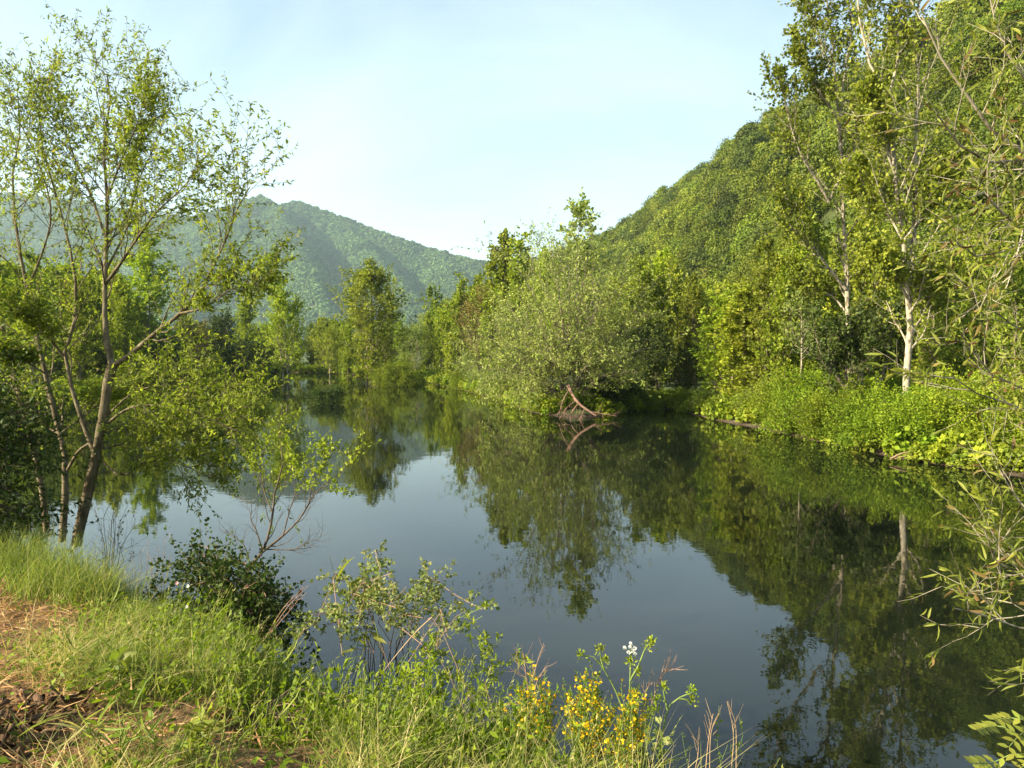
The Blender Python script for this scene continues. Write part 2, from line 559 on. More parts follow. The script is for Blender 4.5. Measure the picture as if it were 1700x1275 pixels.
def scatter(name, pts, scl, sources, label, cat, tilt=.08, zs=None):
    """one uncountable mass: geometry nodes put copies of a few meshes on the points"""
    me = bpy.data.meshes.new(name)
    me.from_pydata([tuple(p) for p in pts], [], [])
    n = len(pts)
    rg = np.random.default_rng(n)
    scl3 = np.repeat(scl[:, None], 3, 1) * (1 + .25 * (rg.random((n, 3)) - .5))
    rot = np.stack([rg.normal(size=n) * tilt, rg.normal(size=n) * tilt, rg.random(n) * 6.28], 1)
    for nm, tp, ar in (('scl', 'FLOAT_VECTOR', scl3), ('rot', 'FLOAT_VECTOR', rot)):
        a = me.attributes.new(nm, tp, 'POINT')
        a.data.foreach_set('vector', ar.astype(np.float32).ravel())
    a = me.attributes.new('pick', 'INT', 'POINT')
    a.data.foreach_set('value', rg.integers(0, len(sources), n).astype(np.int32))
    o = link(name, me)
    ng = bpy.data.node_groups.new(name, 'GeometryNodeTree')
    ng.interface.new_socket('Geometry', in_out='INPUT', socket_type='NodeSocketGeometry')
    ng.interface.new_socket('Geometry', in_out='OUTPUT', socket_type='NodeSocketGeometry')
    gi, go = ng.nodes.new('NodeGroupInput'), ng.nodes.new('NodeGroupOutput')
    jn = ng.nodes.new('GeometryNodeJoinGeometry')
    for s in reversed(sources):
        so = bpy.data.objects.new('source', s)
        oi = ng.nodes.new('GeometryNodeObjectInfo')
        oi.inputs['Object'].default_value = so
        g2 = ng.nodes.new('GeometryNodeGeometryToInstance')
        ng.links.new(oi.outputs['Geometry'], g2.inputs[0])
        ng.links.new(g2.outputs[0], jn.inputs[0])
    ip = ng.nodes.new('GeometryNodeInstanceOnPoints')
    ip.inputs['Pick Instance'].default_value = True

    def attr(nm, tp):
        q = ng.nodes.new('GeometryNodeInputNamedAttribute')
        q.data_type = tp
        q.inputs['Name'].default_value = nm
        return q.outputs['Attribute']
    ng.links.new(gi.outputs[0], ip.inputs['Points'])
    ng.links.new(jn.outputs[0], ip.inputs['Instance'])
    ng.links.new(attr('scl', 'FLOAT_VECTOR'), ip.inputs['Scale'])
    ng.links.new(attr('rot', 'FLOAT_VECTOR'), ip.inputs['Rotation'])
    ng.links.new(attr('pick', 'INT'), ip.inputs['Instance Index'])
    ng.links.new(ip.outputs[0], go.inputs[0])
    md = o.modifiers.new('scatter', 'NODES')
    md.node_group = ng
    return tag(o, label, cat, kind='stuff')


# ------------------------------------------------------------------ the setting: water, ground, hills
def wl(px, py):
    return on_z(px, py)[:2]


# outline of the flooded lake at water level
LAKE = [(26, 12), (22.5, 17), wl(1700, 792), wl(1600, 778), wl(1500, 762), wl(1380, 738), wl(1270, 712), wl(1185, 697), wl(1160, 690),
        wl(1120, 680), wl(1070, 679), wl(1010, 690), wl(940, 694), wl(880, 684), wl(830, 664), wl(760, 646), wl(735, 641), wl(700, 632),
        wl(640, 624), wl(560, 620), wl(470, 618), wl(380, 622), wl(290, 628), wl(200, 650), wl(100, 680), (-33, 30), (-22, 19), (-12, 13.5),
        (-7.6, 11.6), (-4.9, 9.9), (-2.2, 7.4), (-.5, 5.6), (.6, 4.9), (1.25, 4.2), (2.3, 2.9), (4, 1.6), (12, .5), (22, 3)]
LAKE = np.array([np.asarray(p, float) for p in LAKE])


def lake_sd(x, y):
    """distance to the lake outline, negative inside"""
    best = np.full(x.shape, 1e9)
    inside = np.zeros(x.shape, bool)
    for i in range(len(LAKE)):
        a, b_ = LAKE[i - 1], LAKE[i]
        e = b_ - a
        s = np.clip(((x - a[0]) * e[0] + (y - a[1]) * e[1]) / (e @ e), 0, 1)
        best = np.minimum(best, np.hypot(x - a[0] - s * e[0], y - a[1] - s * e[1]))
        c = (a[1] > y) != (b_[1] > y)
        with np.errstate(divide='ignore', invalid='ignore'):
            xx = a[0] + (y - a[1]) * e[0] / e[1]
        inside ^= c & (x < xx)
    return np.where(inside, -best, best)


def ground_z(x, y):
    d = lake_sd(x, y)
    z = np.where(d < 0, np.maximum(d * .35, -1.6), .45 * (1 - np.exp(-np.maximum(d, 0) / .9)) + .012 * np.maximum(d, 0))
    z = np.minimum(z, 2.0) + .12 * fbm(x * .25, y * .25, 3, 5) * (d > .3)
    near = (x > -32) & (x < 19) & (y > -12) & (y < 19) & (d > -2.0) & ((y < 13) & (x < 8) | (x < -8))
    return np.where(near & (np.hypot(x - 0, y) < 34), np.minimum(z, -1.4), z)


def axis(lo, hi, fine_lo, fine_hi, step, grow=1.22):
    a = list(np.arange(fine_lo, fine_hi + 1e-6, step))
    s = step
    while a[-1] < hi:
        s *= grow
        a.append(min(a[-1] + s, hi))
    s = step
    while a[0] > lo:
        s *= grow
        a.insert(0, max(a[0] - s, lo))
    return np.array(a)


xs, ys = axis(-2700, 2700, -60, 60, .8), axis(-1500, 2900, 0, 125, .8)
X, Y = np.meshgrid(xs, ys, indexing='ij')
g = Geo().add(np.stack([X, Y, ground_z(X, Y)], -1), grid_faces(len(xs), len(ys)))
m_, t_, b_, o_ = new_mat('shore_ground')
ge_ = t_.nodes.new('ShaderNodeNewGeometry')
sp_ = t_.nodes.new('ShaderNodeSeparateXYZ')
t_.links.new(ge_.outputs['Position'], sp_.inputs[0])
n_ = t_.nodes.new('ShaderNodeTexNoise')
n_.inputs['Scale'].default_value = 1.7
n_.inputs['Detail'].default_value = 8
t_.links.new(ge_.outputs['Position'], n_.inputs['Vector'])
a_ = t_.nodes.new('ShaderNodeMath')
a_.operation = 'MULTIPLY_ADD'
a_.inputs[1].default_value = .5
t_.links.new(n_.outputs[0], a_.inputs[0])
t_.links.new(sp_.outputs['Z'], a_.inputs[2])
r_ = ramp_of(t_, [(.22, (.05, .028, .018)), (.34, (.055, .040, .024)), (.46, (.06, .085, .018)), (.8, (.045, .07, .014))], a_.outputs[0])
t_.links.new(r_.outputs[0], b_.inputs['Base Color'])
b_.inputs['Roughness'].default_value = .95
gm = g.mesh('ground', m_, True)
tag(link('ground', gm), kind='structure')

g = Geo()
xs, ys = np.linspace(-130, 90, 12), np.linspace(-6, 170, 10)
X, Y = np.meshgrid(xs, ys, indexing='ij')
g.add(np.stack([X, Y, X * 0], -1), grid_faces(12, 10))
tag(link('lake_water', g.mesh('lake_water', M['water'])), kind='structure')


# near bank, a fine sheet of its own
def bank_z(x, y):
    d = np.maximum(lake_sd(x, y), -3)
    top = 1.92 - .105 * np.clip(y, -3, 12) + .05 * np.clip(-x - 3, 0, 8) * .3
    top = top + .10 * fbm(x * .7, y * .7, 4, 3) + .04 * fbm(x * 3, y * 3, 3, 9)
    # bank face, about one and a half metres wide
    k = np.clip(d / 1.7, 0, 1)
    k = k * k * (3 - 2 * k)
    z = np.where(d > 0, .05 + (top - .05) * k, d * .5)
    # washed-out hollow with hanging roots
    hx, hy = HOLE
    z = z - .55 * np.exp(-(((x - hx) / .22) ** 2 + ((y - hy) / .32) ** 2))
    return z


HOLE = on_z(492, 1175, 1.45)[:2]
xs, ys = np.arange(-31, 18, .14), np.arange(-11, 18.5, .14)
X, Y = np.meshgrid(xs, ys, indexing='ij')
bz = bank_z(X, Y)
keep = (lake_sd(X, Y) > -1.4) & ((Y < 13) & (X < 8) | (X < -8))
Fc = grid_faces(len(xs), len(ys))
Fc = Fc[keep.ravel()[Fc].all(1)]
g = Geo().add(np.stack([X, Y, bz], -1), Fc)
tag(link('bank', g.mesh('bank', M['soil'], True)), kind='structure')


# hillside on the right: loft from a foot line to a ridge line
COL = [700, 800, 900, 1000, 1080, 1200, 1300, 1450, 1600, 1750, 1950, 2300, 2900]
RY = [545, 505, 455, 410, 366, 286, 220, 130, 42, -45, -150, -190, -150]
RD = [560, 540, 500, 440, 385, 310, 262, 222, 198, 178, 160, 140, 120]
FD = [430, 380, 300, 240, 190, 140, 105, 80, 66, 56, 48, 42, 38]
NU, NV = 150, 60
cu = np.linspace(COL[0], COL[-1], NU)
ridge = np.array([at(c, np.interp(c, COL, RY), np.interp(c, COL, RD)) for c in cu])
foot = np.array([at(c, 560, np.interp(c, COL, FD)) for c in cu])
foot[:, 2] = 1.0
v = np.linspace(0, 1.35, NV)


def hill_pt(ui, vv):
    """ui fractional column, vv 0 foot .. 1 ridge .. beyond: down the back"""
    i = np.clip(ui, 0, NU - 1.001)
    k, f = i.astype(int), (i - i.astype(int))[..., None]
    A, B = foot[k] * (1 - f) + foot[k + 1] * f, ridge[k] * (1 - f) + ridge[k + 1] * f
    vv = vv[..., None]
    p = A + (B - A) * vv
    h = B[..., 2:3] * np.where(vv < 1, vv + .10 * np.sin(vv * math.pi), 1 - (vv - 1) * 1.4) + 1
    p = np.concatenate([p[..., :2], h], -1)
    q = p[..., 0], p[..., 1]
    amp = np.clip(vv[..., 0] * 4, 0, 1) * np.clip(np.abs(1 - vv[..., 0]) * 5 + .15, 0, 1)
    p[..., 2] += amp * (15 * fbm(q[0] / 48, q[1] / 48, 3, 21) + 5 * fbm(q[0] / 14, q[1] / 14, 2, 31))
    return p


U, V = np.meshgrid(np.arange(NU) * (NU - 1.01) / (NU - 1), v, indexing='ij')
HP = hill_pt(U, V)
tag(link('hillside', Geo().add(HP, grid_faces(NU, NV)).mesh('hillside', M['forest_floor'], True)), kind='structure')

crowns = [blob(100 + i, 3.0 + .4 * (i % 3), 3.6 + .6 * (i % 2), 13 + i, 150, .42, 'leaf_dark2' if i == 5 else 'leaf_hill', lump_r=.5) for i in range(6)]
# denser where nearer: sample the loft cells by area
e1 = np.linalg.norm(np.diff(HP, axis=0)[:, :-1], axis=-1)
e2 = np.linalg.norm(np.diff(HP, axis=1)[:-1], axis=-1)
ar = e1 * e2
ar[:, 47:] = 0
ar *= np.where(cu[:-1, None] > 2000, .25, 1)
ncr = 8000
pick = rng.choice(ar.size, ncr, p=(ar / ar.sum()).ravel())
pi, pj = np.divmod(pick, ar.shape[1])
uu, vv = pi + rng.random(ncr), v[pj] + (v[1] - v[0]) * rng.random(ncr)
hp = hill_pt(uu, vv)
hs = .46 + .95 * rng.random(ncr) ** 2.4 * (1 + .2 * fbm(hp[:, 0] / 30, hp[:, 1] / 30, 2, 77))
hp[:, 2] -= .8
near_ = np.hypot(hp[:, 0], hp[:, 1]) < 150
crowns_near = [blob(120 + i, 3.0 + .4 * (i % 3), 3.4 + .5 * (i % 2), 22 + 2 * i, 260, .27, 'leaf_dark2' if i == 3 else 'leaf_hill', lump_r=.44) for i in range(4)]
scatter('hillside_forest', hp[near_], hs[near_], crowns_near, 'broadleaf forest on the lower hillside behind the tall pale trunks', 'forest')
hp, hs = hp[~near_], hs[~near_]
scatter('hillside_forest', hp, hs, crowns, 'dense sunlit broadleaf forest covering the steep hillside on the right', 'forest')

# far mountain: height field around crest lines
CRESTS = [
    ([(-700, 300, 2500), (-300, 315, 2450), (60, 322, 2400), (160, 338, 2400), (300, 362, 2350)], .42),
    ([(250, 372, 2000), (300, 362, 1980), (360, 348, 1960), (405, 330, 1930), (428, 326, 1900), (455, 345, 1830), (490, 390, 1650), (525, 450, 1450), (560, 530, 1250), (590, 575, 1100)], .95),
    ([(428, 326, 1900), (448, 338, 1950), (490, 332, 2000), (530, 347, 1980), (600, 373, 1950), (680, 399, 1900), (760, 424, 1850), (815, 438, 1800), (900, 475, 1750), (1020, 530, 1700), (1150, 575, 1600)], .72),
    ([(560, 360, 1980), (600, 400, 1800), (650, 450, 1620), (690, 500, 1450), (720, 560, 1250)], .80),
    ([(720, 414, 1880), (760, 460, 1650), (800, 510, 1450), (830, 560, 1300)], .75),
    ([(360, 350, 1960), (330, 400, 1750), (290, 470, 1500), (250, 560, 1200)], .68),
    ([(120, 345, 2380), (150, 420, 1950), (170, 500, 1600), (180, 570, 1300)], .55),
]
CR3 = [(np.array([at(*p) for p in pts]), sl) for pts, sl in CRESTS]


def mount_z(x, y):
    acc = np.zeros(x.shape)
    wx, wy = x + 60 * fbm(x / 260, y / 260, 3, 41), y + 60 * fbm(x / 260, y / 260, 3, 51)
    keep = []
    for pts, sl in CR3:
        best = np.full(x.shape, -1e9)
        for i in range(len(pts) - 1):
            a, b_ = pts[i], pts[i + 1]
            e = b_ - a
            px_, py_ = (x * .6 + wx * .4), (y * .6 + wy * .4)
            s = np.clip(((px_ - a[0]) * e[0] + (py_ - a[1]) * e[1]) / (e[0] ** 2 + e[1] ** 2), 0, 1)
            dist = np.hypot(px_ - a[0] - s * e[0], py_ - a[1] - s * e[1])
            best = np.maximum(best, a[2] + s * e[2] - sl * (np.sqrt(dist ** 2 + 12 ** 2) - 12))
        keep.append(best)
    K = np.stack(keep)
    mxv = K.max(0)
    z = mxv + 7 * np.log(np.exp((K - mxv) / 7).sum(0))
    return z - 8 + 12 * fbm(x / 90, y / 90, 4, 61)


xs, ys = np.linspace(-2550, 1350, 300), np.linspace(700, 2780, 170)
X, Y = np.meshgrid(xs, ys, indexing='ij')
MZ = np.maximum(mount_z(X, Y), -6)
tag(link('mountain', Geo().add(np.stack([X, Y, MZ], -1), grid_faces(300, 170)).mesh('mountain', M['mountain_floor'], True)), kind='structure')
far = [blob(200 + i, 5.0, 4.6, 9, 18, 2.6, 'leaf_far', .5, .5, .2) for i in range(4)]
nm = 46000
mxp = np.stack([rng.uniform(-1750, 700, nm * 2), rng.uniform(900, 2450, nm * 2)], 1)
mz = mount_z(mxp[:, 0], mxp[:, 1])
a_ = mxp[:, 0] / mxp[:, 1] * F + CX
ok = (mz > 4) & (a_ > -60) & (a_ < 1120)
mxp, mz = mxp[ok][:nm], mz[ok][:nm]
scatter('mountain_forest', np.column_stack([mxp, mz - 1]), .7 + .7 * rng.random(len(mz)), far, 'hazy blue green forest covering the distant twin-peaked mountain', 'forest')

# air
g = Geo()
bx = np.array([[x, y, z] for x in (-2750, 2750) for y in (-1550, 2950) for z in (-6, 640)], float)
g.add(bx, [[0, 1, 3, 2], [4, 6, 7, 5], [0, 4, 5, 1], [2, 3, 7, 6], [0, 2, 6, 4], [1, 5, 7, 3]])
m, t, b, o = new_mat('haze')
t.nodes.remove(b)
pv = t.nodes.new('ShaderNodeVolumePrincipled')
pv.inputs['Color'].default_value = (.62, .86, 1.0, 1)
pv.inputs['Density'].default_value = .00012
pv.inputs['Anisotropy'].default_value = .2
t.links.new(pv.outputs[0], o.inputs['Volume'])
hz = link('haze', g.mesh('haze', m))
tag(hz, 'thin bluish morning haze filling the valley air', 'haze', kind='stuff')

exec_details = True

# ------------------------------------------------------------------ trees
def put(name, label, cat, wood, crown, px, D, sc=1.0, group=None, rz=None, z=None, lean=None):
    p = at(px, 600, D)
    zz = float(ground_z(np.array([p[0]]), np.array([p[1]]))[0]) if z is None else z
    o = thing(name, label, cat, (p[0], p[1], max(zz, -.35)), group, rng.random() * 6.28 if rz is None else rz, sc)
    if lean:
        o.rotation_euler[0], o.rotation_euler[1] = lean
    if wood:
        link('trunk', wood, o)
    link('crown', crown, o)
    return o


def hfor(top, D):
    """height above the water of a tree whose top shows at row top, at distance D"""
    return float(at(850, top, D)[2])


K = {}
K['poplar_a'] = tree(1, 10, 2, .05, .10, .08, 26, .19, .6, .20, 7, .5, .7, 16, .21, .15, 'column', 'bark_mid', 'leaf_bright')
K['poplar_b'] = tree(2, 10, 2, .06, .10, .08, 30, .17, .6, .20, 7, .5, .7, 18, .21, .15, 'ovate', 'bark_mid', 'leaf_bright')
K['mid_a'] = tree(3, 10, 3, .12, .12, .12, 20, .20, .75, .16, 7, .5, .8, 17, .21, .14, 'ovate', 'bark_mid', 'leaf_mid')
K['mid_b'] = tree(4, 10, 2, .10, .11, .15, 28, .20, .8, .12, 7, .5, .8, 16, .22, .14, 'round', 'bark_mid', 'leaf_mid')
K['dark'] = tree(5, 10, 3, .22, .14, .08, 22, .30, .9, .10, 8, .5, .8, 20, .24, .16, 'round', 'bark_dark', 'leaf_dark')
K['silver'] = tree(6, 10, 4, .26, .12, .12, 18, .26, .8, .08, 8, .5, .8, 16, .22, .09, 'round', 'bark_mid', 'leaf_silver', sag=.06)
K['olive'] = tree(7, 10, 4, .16, .09, .12, 20, .22, .7, .14, 7, .5, .7, 10, .2, .11, 'ovate', 'bark_mid', 'leaf_olive')
K['alder'] = tree(8, 12, 4, .15, .11, .16, 19, .19, .8, .10, 7, .5, .8, 18, .21, .15, 'ovate', 'bark_pale', 'leaf_bright', jit=.08)
K['tall'] = tree(9, 12.4, 3, .10, .15, .07, 27, .22, .9, .08, 8, .5, .8, 19, .22, .16, 'ovate', 'bark_mid', 'leaf_bright', jit=.10)
K['willow_far'] = tree(10, 8, 3, .2, .12, .15, 16, .3, .8, .0, 8, .6, .6, 16, .22, .09, 'round', 'bark_mid', 'leaf_silver', sag=.22, droop=.5)
K['aspen'] = tree(12, 11.2, 1, 0, .11, .45, 30, .14, .8, .08, 6, .5, .8, 13, .2, .13, 'ovate', 'bark_pale', 'leaf_silver')

g1 = 'trees of the flooded far shore'
# trees standing in the water
put('alder_tree', 'airy multi-stemmed pale tree standing in the water, left of the taller one', 'tree', *K['alder'], 475, 82, hfor(455, 82) / 12, rz=.6)
put('alder_tree', 'tall leafy tree with a cluster of trunks standing in the water beside the round bush', 'tree', *K['tall'], 612, 80, (1.2, 1.2, hfor(440, 80) / 12.4), rz=2.0)
put('poplar_tree', 'pale conical poplar behind the dark round tree', 'tree', *K['poplar_b'], 408, 104, hfor(492, 104) / 10)
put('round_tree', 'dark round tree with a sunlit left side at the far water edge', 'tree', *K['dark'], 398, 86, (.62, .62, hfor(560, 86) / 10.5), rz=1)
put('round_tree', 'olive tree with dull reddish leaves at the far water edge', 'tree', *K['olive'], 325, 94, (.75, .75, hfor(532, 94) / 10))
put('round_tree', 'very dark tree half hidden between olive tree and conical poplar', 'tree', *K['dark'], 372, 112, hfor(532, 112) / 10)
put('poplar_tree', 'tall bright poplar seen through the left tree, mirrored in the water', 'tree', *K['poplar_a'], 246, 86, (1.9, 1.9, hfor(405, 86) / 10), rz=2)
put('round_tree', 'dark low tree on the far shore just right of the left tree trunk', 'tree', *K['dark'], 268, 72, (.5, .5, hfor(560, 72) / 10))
put('poplar_tree', 'slim grey green tree next to the tall bright poplar', 'tree', *K['mid_b'], 300, 98, hfor(528, 98) / 10)
put('poplar_tree', 'bright green tree behind the left tree, right of its upright trunk', 'tree', *K['poplar_b'], 205, 66, hfor(500, 66) / 10)
put('poplar_tree', 'bright green tree behind the left tree, left of its upright trunk', 'tree', *K['poplar_b'], 130, 58, hfor(480, 58) / 10)
put('poplar_tree', 'leafy tree behind the leaning left stems', 'tree', *K['mid_a'], 60, 52, hfor(440, 52) / 10)
put('poplar_tree', 'leafy tree at the left picture edge above the dark shrub', 'tree', *K['poplar_b'], -5, 46, hfor(430, 46) / 10)
# the row across the far water
row = [(548, 100, 540, 'mid_b'), (578, 104, 538, 'poplar_b'), (640, 104, 535, 'mid_a'), (668, 98, 540, 'poplar_a'), (690, 92, 548, 'willow_far'),
       (712, 100, 530, 'poplar_b'), (733, 92, 528, 'poplar_a')]
desc = ['grey green tree, leftmost of the row across the far water', 'bushy tree just left of the tall tree standing in water', 'leafy tree just right of the tall tree standing in water',
        'slim poplar above the round bush in the water', 'drooping pale willow behind the round bush', 'bushy poplar right of the drooping pale willow', 'slim bright poplar at the right end of the far row']
for (px, D, top, k), d in zip(row, desc):
    h0 = {'willow_far': 8}.get(k, 10)
    put('poplar_tree' if k != 'willow_far' else 'willow_tree', d, 'tree', *K[k], px, D, hfor(top, D) / h0, g1)
# shore left of the big willow
lw = [(762, 80, 478, 'poplar_a', 'poplar_tree', 'bright upright poplar at the tip of the wooded spit', .95), (745, 74, 560, 'poplar_b', 'poplar_tree', 'low bright tree at the water edge of the spit', .9),
      (792, 74, 485, 'olive', 'round_tree', 'reddish half bare tree on the spit behind the big willow', 1), (812, 68, 520, 'poplar_a', 'poplar_tree', 'bright young poplar in front of the reddish tree', 1),
      (832, 68, 408, 'poplar_b', 'poplar_tree', 'tall pale poplar, the left one above the big willow', 1), (872, 64, 418, 'poplar_a', 'poplar_tree', 'tall narrow poplar above the left part of the big willow', 1.2),
      (905, 60, 432, 'poplar_b', 'poplar_tree', 'tall tree close behind the top of the big willow', .9), (782, 66, 590, 'silver', 'willow_tree', 'low grey willow at the water edge of the spit', 1.0),
      (856, 56, 520, 'silver', 'willow_tree', 'rounded grey willow filling the left flank of the big willow', .9)]
for px, D, top, k, nm, d, w in lw:
    s = hfor(top, D) / 10
    put(nm, d, 'tree', *K[k], px, D, (s * w, s * w, s))
# right of the big willow
rw = [(1052, 52, 452, 'mid_a', 'poplar_tree', 'tree with a broad dim crown right behind the big willow', 1), (1090, 54, 440, 'poplar_b', 'poplar_tree', 'tall poplar in the dim grove right of the big willow', 1.1),
      (1128, 52, 462, 'mid_b', 'poplar_tree', 'bushy tree in the middle of the dim grove', .9), (1158, 49, 478, 'mid_a', 'poplar_tree', 'tree with bare lower stems at the right end of the dim grove', .9),
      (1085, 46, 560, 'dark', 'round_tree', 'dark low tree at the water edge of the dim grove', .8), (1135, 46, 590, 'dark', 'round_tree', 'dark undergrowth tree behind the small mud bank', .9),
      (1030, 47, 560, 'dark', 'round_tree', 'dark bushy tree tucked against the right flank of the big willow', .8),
      (1192, 40, 512, 'poplar_a', 'poplar_tree', 'slim bright poplar, leftmost of the three at the bank corner', 1.5), (1222, 38.5, 505, 'poplar_a', 'poplar_tree', 'slim bright poplar, middle of the three at the bank corner', 1.6),
      (1250, 37.6, 500, 'poplar_a', 'poplar_tree', 'slim bright poplar, rightmost of the three at the bank corner', 1.6), (1305, 34.8, 470, 'poplar_b', 'poplar_tree', 'bright narrow tree just left of the thin pale stem', 1.0), (1285, 36.5, 425, 'mid_a', 'poplar_tree', 'taller yellowish tree left of the thin pale stem', .8),
      (1345, 36, 390, 'poplar_b', 'poplar_tree', 'leafy tree between the thin pale stem and the leaning tree', .9), (1440, 35, 400, 'mid_a', 'poplar_tree', 'leafy tree behind the two tall pale trunks', .9),
      (1560, 33, 440, 'mid_a', 'poplar_tree', 'leafy tree just right of the thick pale trunk', .8),
      (1640, 36, 400, 'mid_b', 'poplar_tree', 'tall leafy tree behind the near willow branches at right', .8), (1700, 31, 420, 'mid_a', 'poplar_tree', 'leafy tree cut by the right picture edge behind the willow branches', .9)]
for px, D, top, k, nm, d, w in rw:
    s = hfor(top, D) / 10
    put(nm, d, 'tree', *K[k], px, D, (s * w, s * w, s))
put('aspen_tree', 'tall slender pale-stemmed tree rising out of the big willow', 'tree', *K['aspen'], 955, 44.5, hfor(360, 44.5) / 11.2, rz=1)
put('aspen_tree', 'thin pale leaning stem right of the big willow top', 'tree', *K['aspen'], 990, 46, hfor(440, 46) / 11.2, rz=2.5, lean=(.0, .12))
put('aspen_tree', 'thin bare pale stem with sparse crown above the bright shrubs', 'tree', *K['aspen'], 1327, 33, hfor(470, 33) / 11.2, rz=.4)

# uncountable wood behind the shore
src = [tree(30 + i, 10, 2, .1, .1, .1, 22, .2, .75, .14, 6, .5, .8, 12, .32, .22, 'ovate', 'bark_mid', l, joined=True) for i, l in enumerate(['leaf_mid', 'leaf_bright', 'leaf_mid', 'leaf_bright'])]
wp, ws = [], []
for px0, px1, D0, D1, n, tp in [(200, 760, 112, 150, 110, 545), (740, 1000, 85, 135, 90, 500), (1000, 1330, 56, 110, 110, 490), (1300, 1800, 42, 62, 70, 470), (-300, 220, 64, 120, 110, 470), (1800, 2600, 26, 50, 60, 480)]:
    for i in range(n):
        px, D = rng.uniform(px0, px1), rng.uniform(D0, D1)
        p = at(px, 600, D)
        if lake_sd(p[:1], p[1:2])[0] < 1.0:
            continue
        p[2] = .2
        wp.append(p)
        ws.append(hfor(tp + rng.uniform(-15, 40), D) / 10)
scatter('shore_woodland', np.array(wp), np.array(ws), src, 'dense green wood behind the trees of the far shore', 'woodland')


# low growth along the whole waterline
tuft = [blob(300 + i, .34, .30, 10, 26, .10, ['leaf_shrub', 'leaf_mid', 'leaf_bright'][i % 3], .5, .5) for i in range(3)]
tp = []
for i in range(len(LAKE)):
    a, b_ = LAKE[i - 1], LAKE[i]
    if min(a[1], b_[1]) < 14 and a[0] < 20:
        continue
    n = int(np.linalg.norm(b_ - a) * 34)
    q = a + (b_ - a) * rng.random((n, 1)) + rng.normal(size=(n, 2)) * np.array([1.3, 1.3])
    q = q[np.hypot(q[:, 0] - 3.2, q[:, 1] - 38.3) > 1.9]         # the bare root at the willow's foot stays clear
    tp.append(q[lake_sd(q[:, 0], q[:, 1]) > .02])
tp = np.concatenate(tp)
scatter('shore_herbs', np.column_stack([tp, ground_z(tp[:, 0], tp[:, 1])]), .6 + 1.3 * rng.random(len(tp)) ** 2, tuft, 'low green herbs and tufts fringing the far waterline', 'herbs')


# ---- trees drawn limb by limb
def limbs_from(spec, D, base=None):
    """spec: list of (pixel polyline, depth offset at the end, radius start, radius end)"""
    out = []
    for pts, dd, r0, r1 in spec:
        n = len(pts)
        P3 = np.array([at(x, y, D + dd[0] + (dd[1] - dd[0]) * i / (n - 1)) for i, (x, y) in enumerate(pts)])
        out.append((P3, r0, r1))
    return out


def limb_tree(root_name, label, cat, loc, limbs, wm, lm, names, n1, l1, a1, n2, l2, nl, L, Wd, up1=.1, up2=.05, t0=.25, shape='diamond', droop=.0,
              sides=8, rmin=.002, leaf_t=.15, jit=.0, bare=(), shape1=None, a2=.7, extra=None, crown='crown', spread=.6):
    o = thing(root_name, label, cat, loc)
    K_ = 12
    P = np.array([resample(l[0], K_) for l in limbs])
    s = np.linspace(0, 1, K_)
    R = np.array([l[1] + (l[2] - l[1]) * s ** .85 for l in limbs])
    kn = rng.normal(size=(len(P), K_)) * .05 + 1
    for i, nm in enumerate(names):
        g = Geo()
        tubes(g, P[i:i + 1], R[i:i + 1] * kn[i], sides)
        tk = link(nm, g.mesh(nm, M[wm], True, loc), o if nm == 'trunk' else tk)
        if nm != 'trunk':
            tk = tk.parent
    lenl = np.linalg.norm(np.diff(P, axis=1), axis=2).sum(1)
    live = [i for i in range(len(P)) if i not in bare]
    P1, R1 = spawn(P[live], R[live], n1, t0, 1, np.minimum(lenl[live] * l1[0], l1[1]), a1, up1, .14, 6, .45, .25, shape1, rmin=rmin * 1.8)
    P2, R2 = spawn(P1, R1, n2, .15, 1, np.linalg.norm(P1[:, -1] - P1[:, 0], axis=1) * l2 + .05, a2, up2, .18, 4, .5, .35, rmin=rmin)
    g = Geo()
    tubes(g, P1, R1, 4)
    tubes(g, P2, R2, 3)
    link('twigs', g.mesh('twigs', M[wm], False, loc), o)
    if nl:
        g = Geo()
        leaf_on(g, P2, nl, L, Wd, t0=leaf_t, shape=shape, droop=droop, jitter=jit, spread=spread)
        leaf_on(g, P1, nl, L, Wd, t0=.5, shape=shape, droop=droop, jitter=jit, spread=spread)
        link(crown, g.mesh(crown, M[lm], False, loc), o)
    return o, P, R, P1, P2


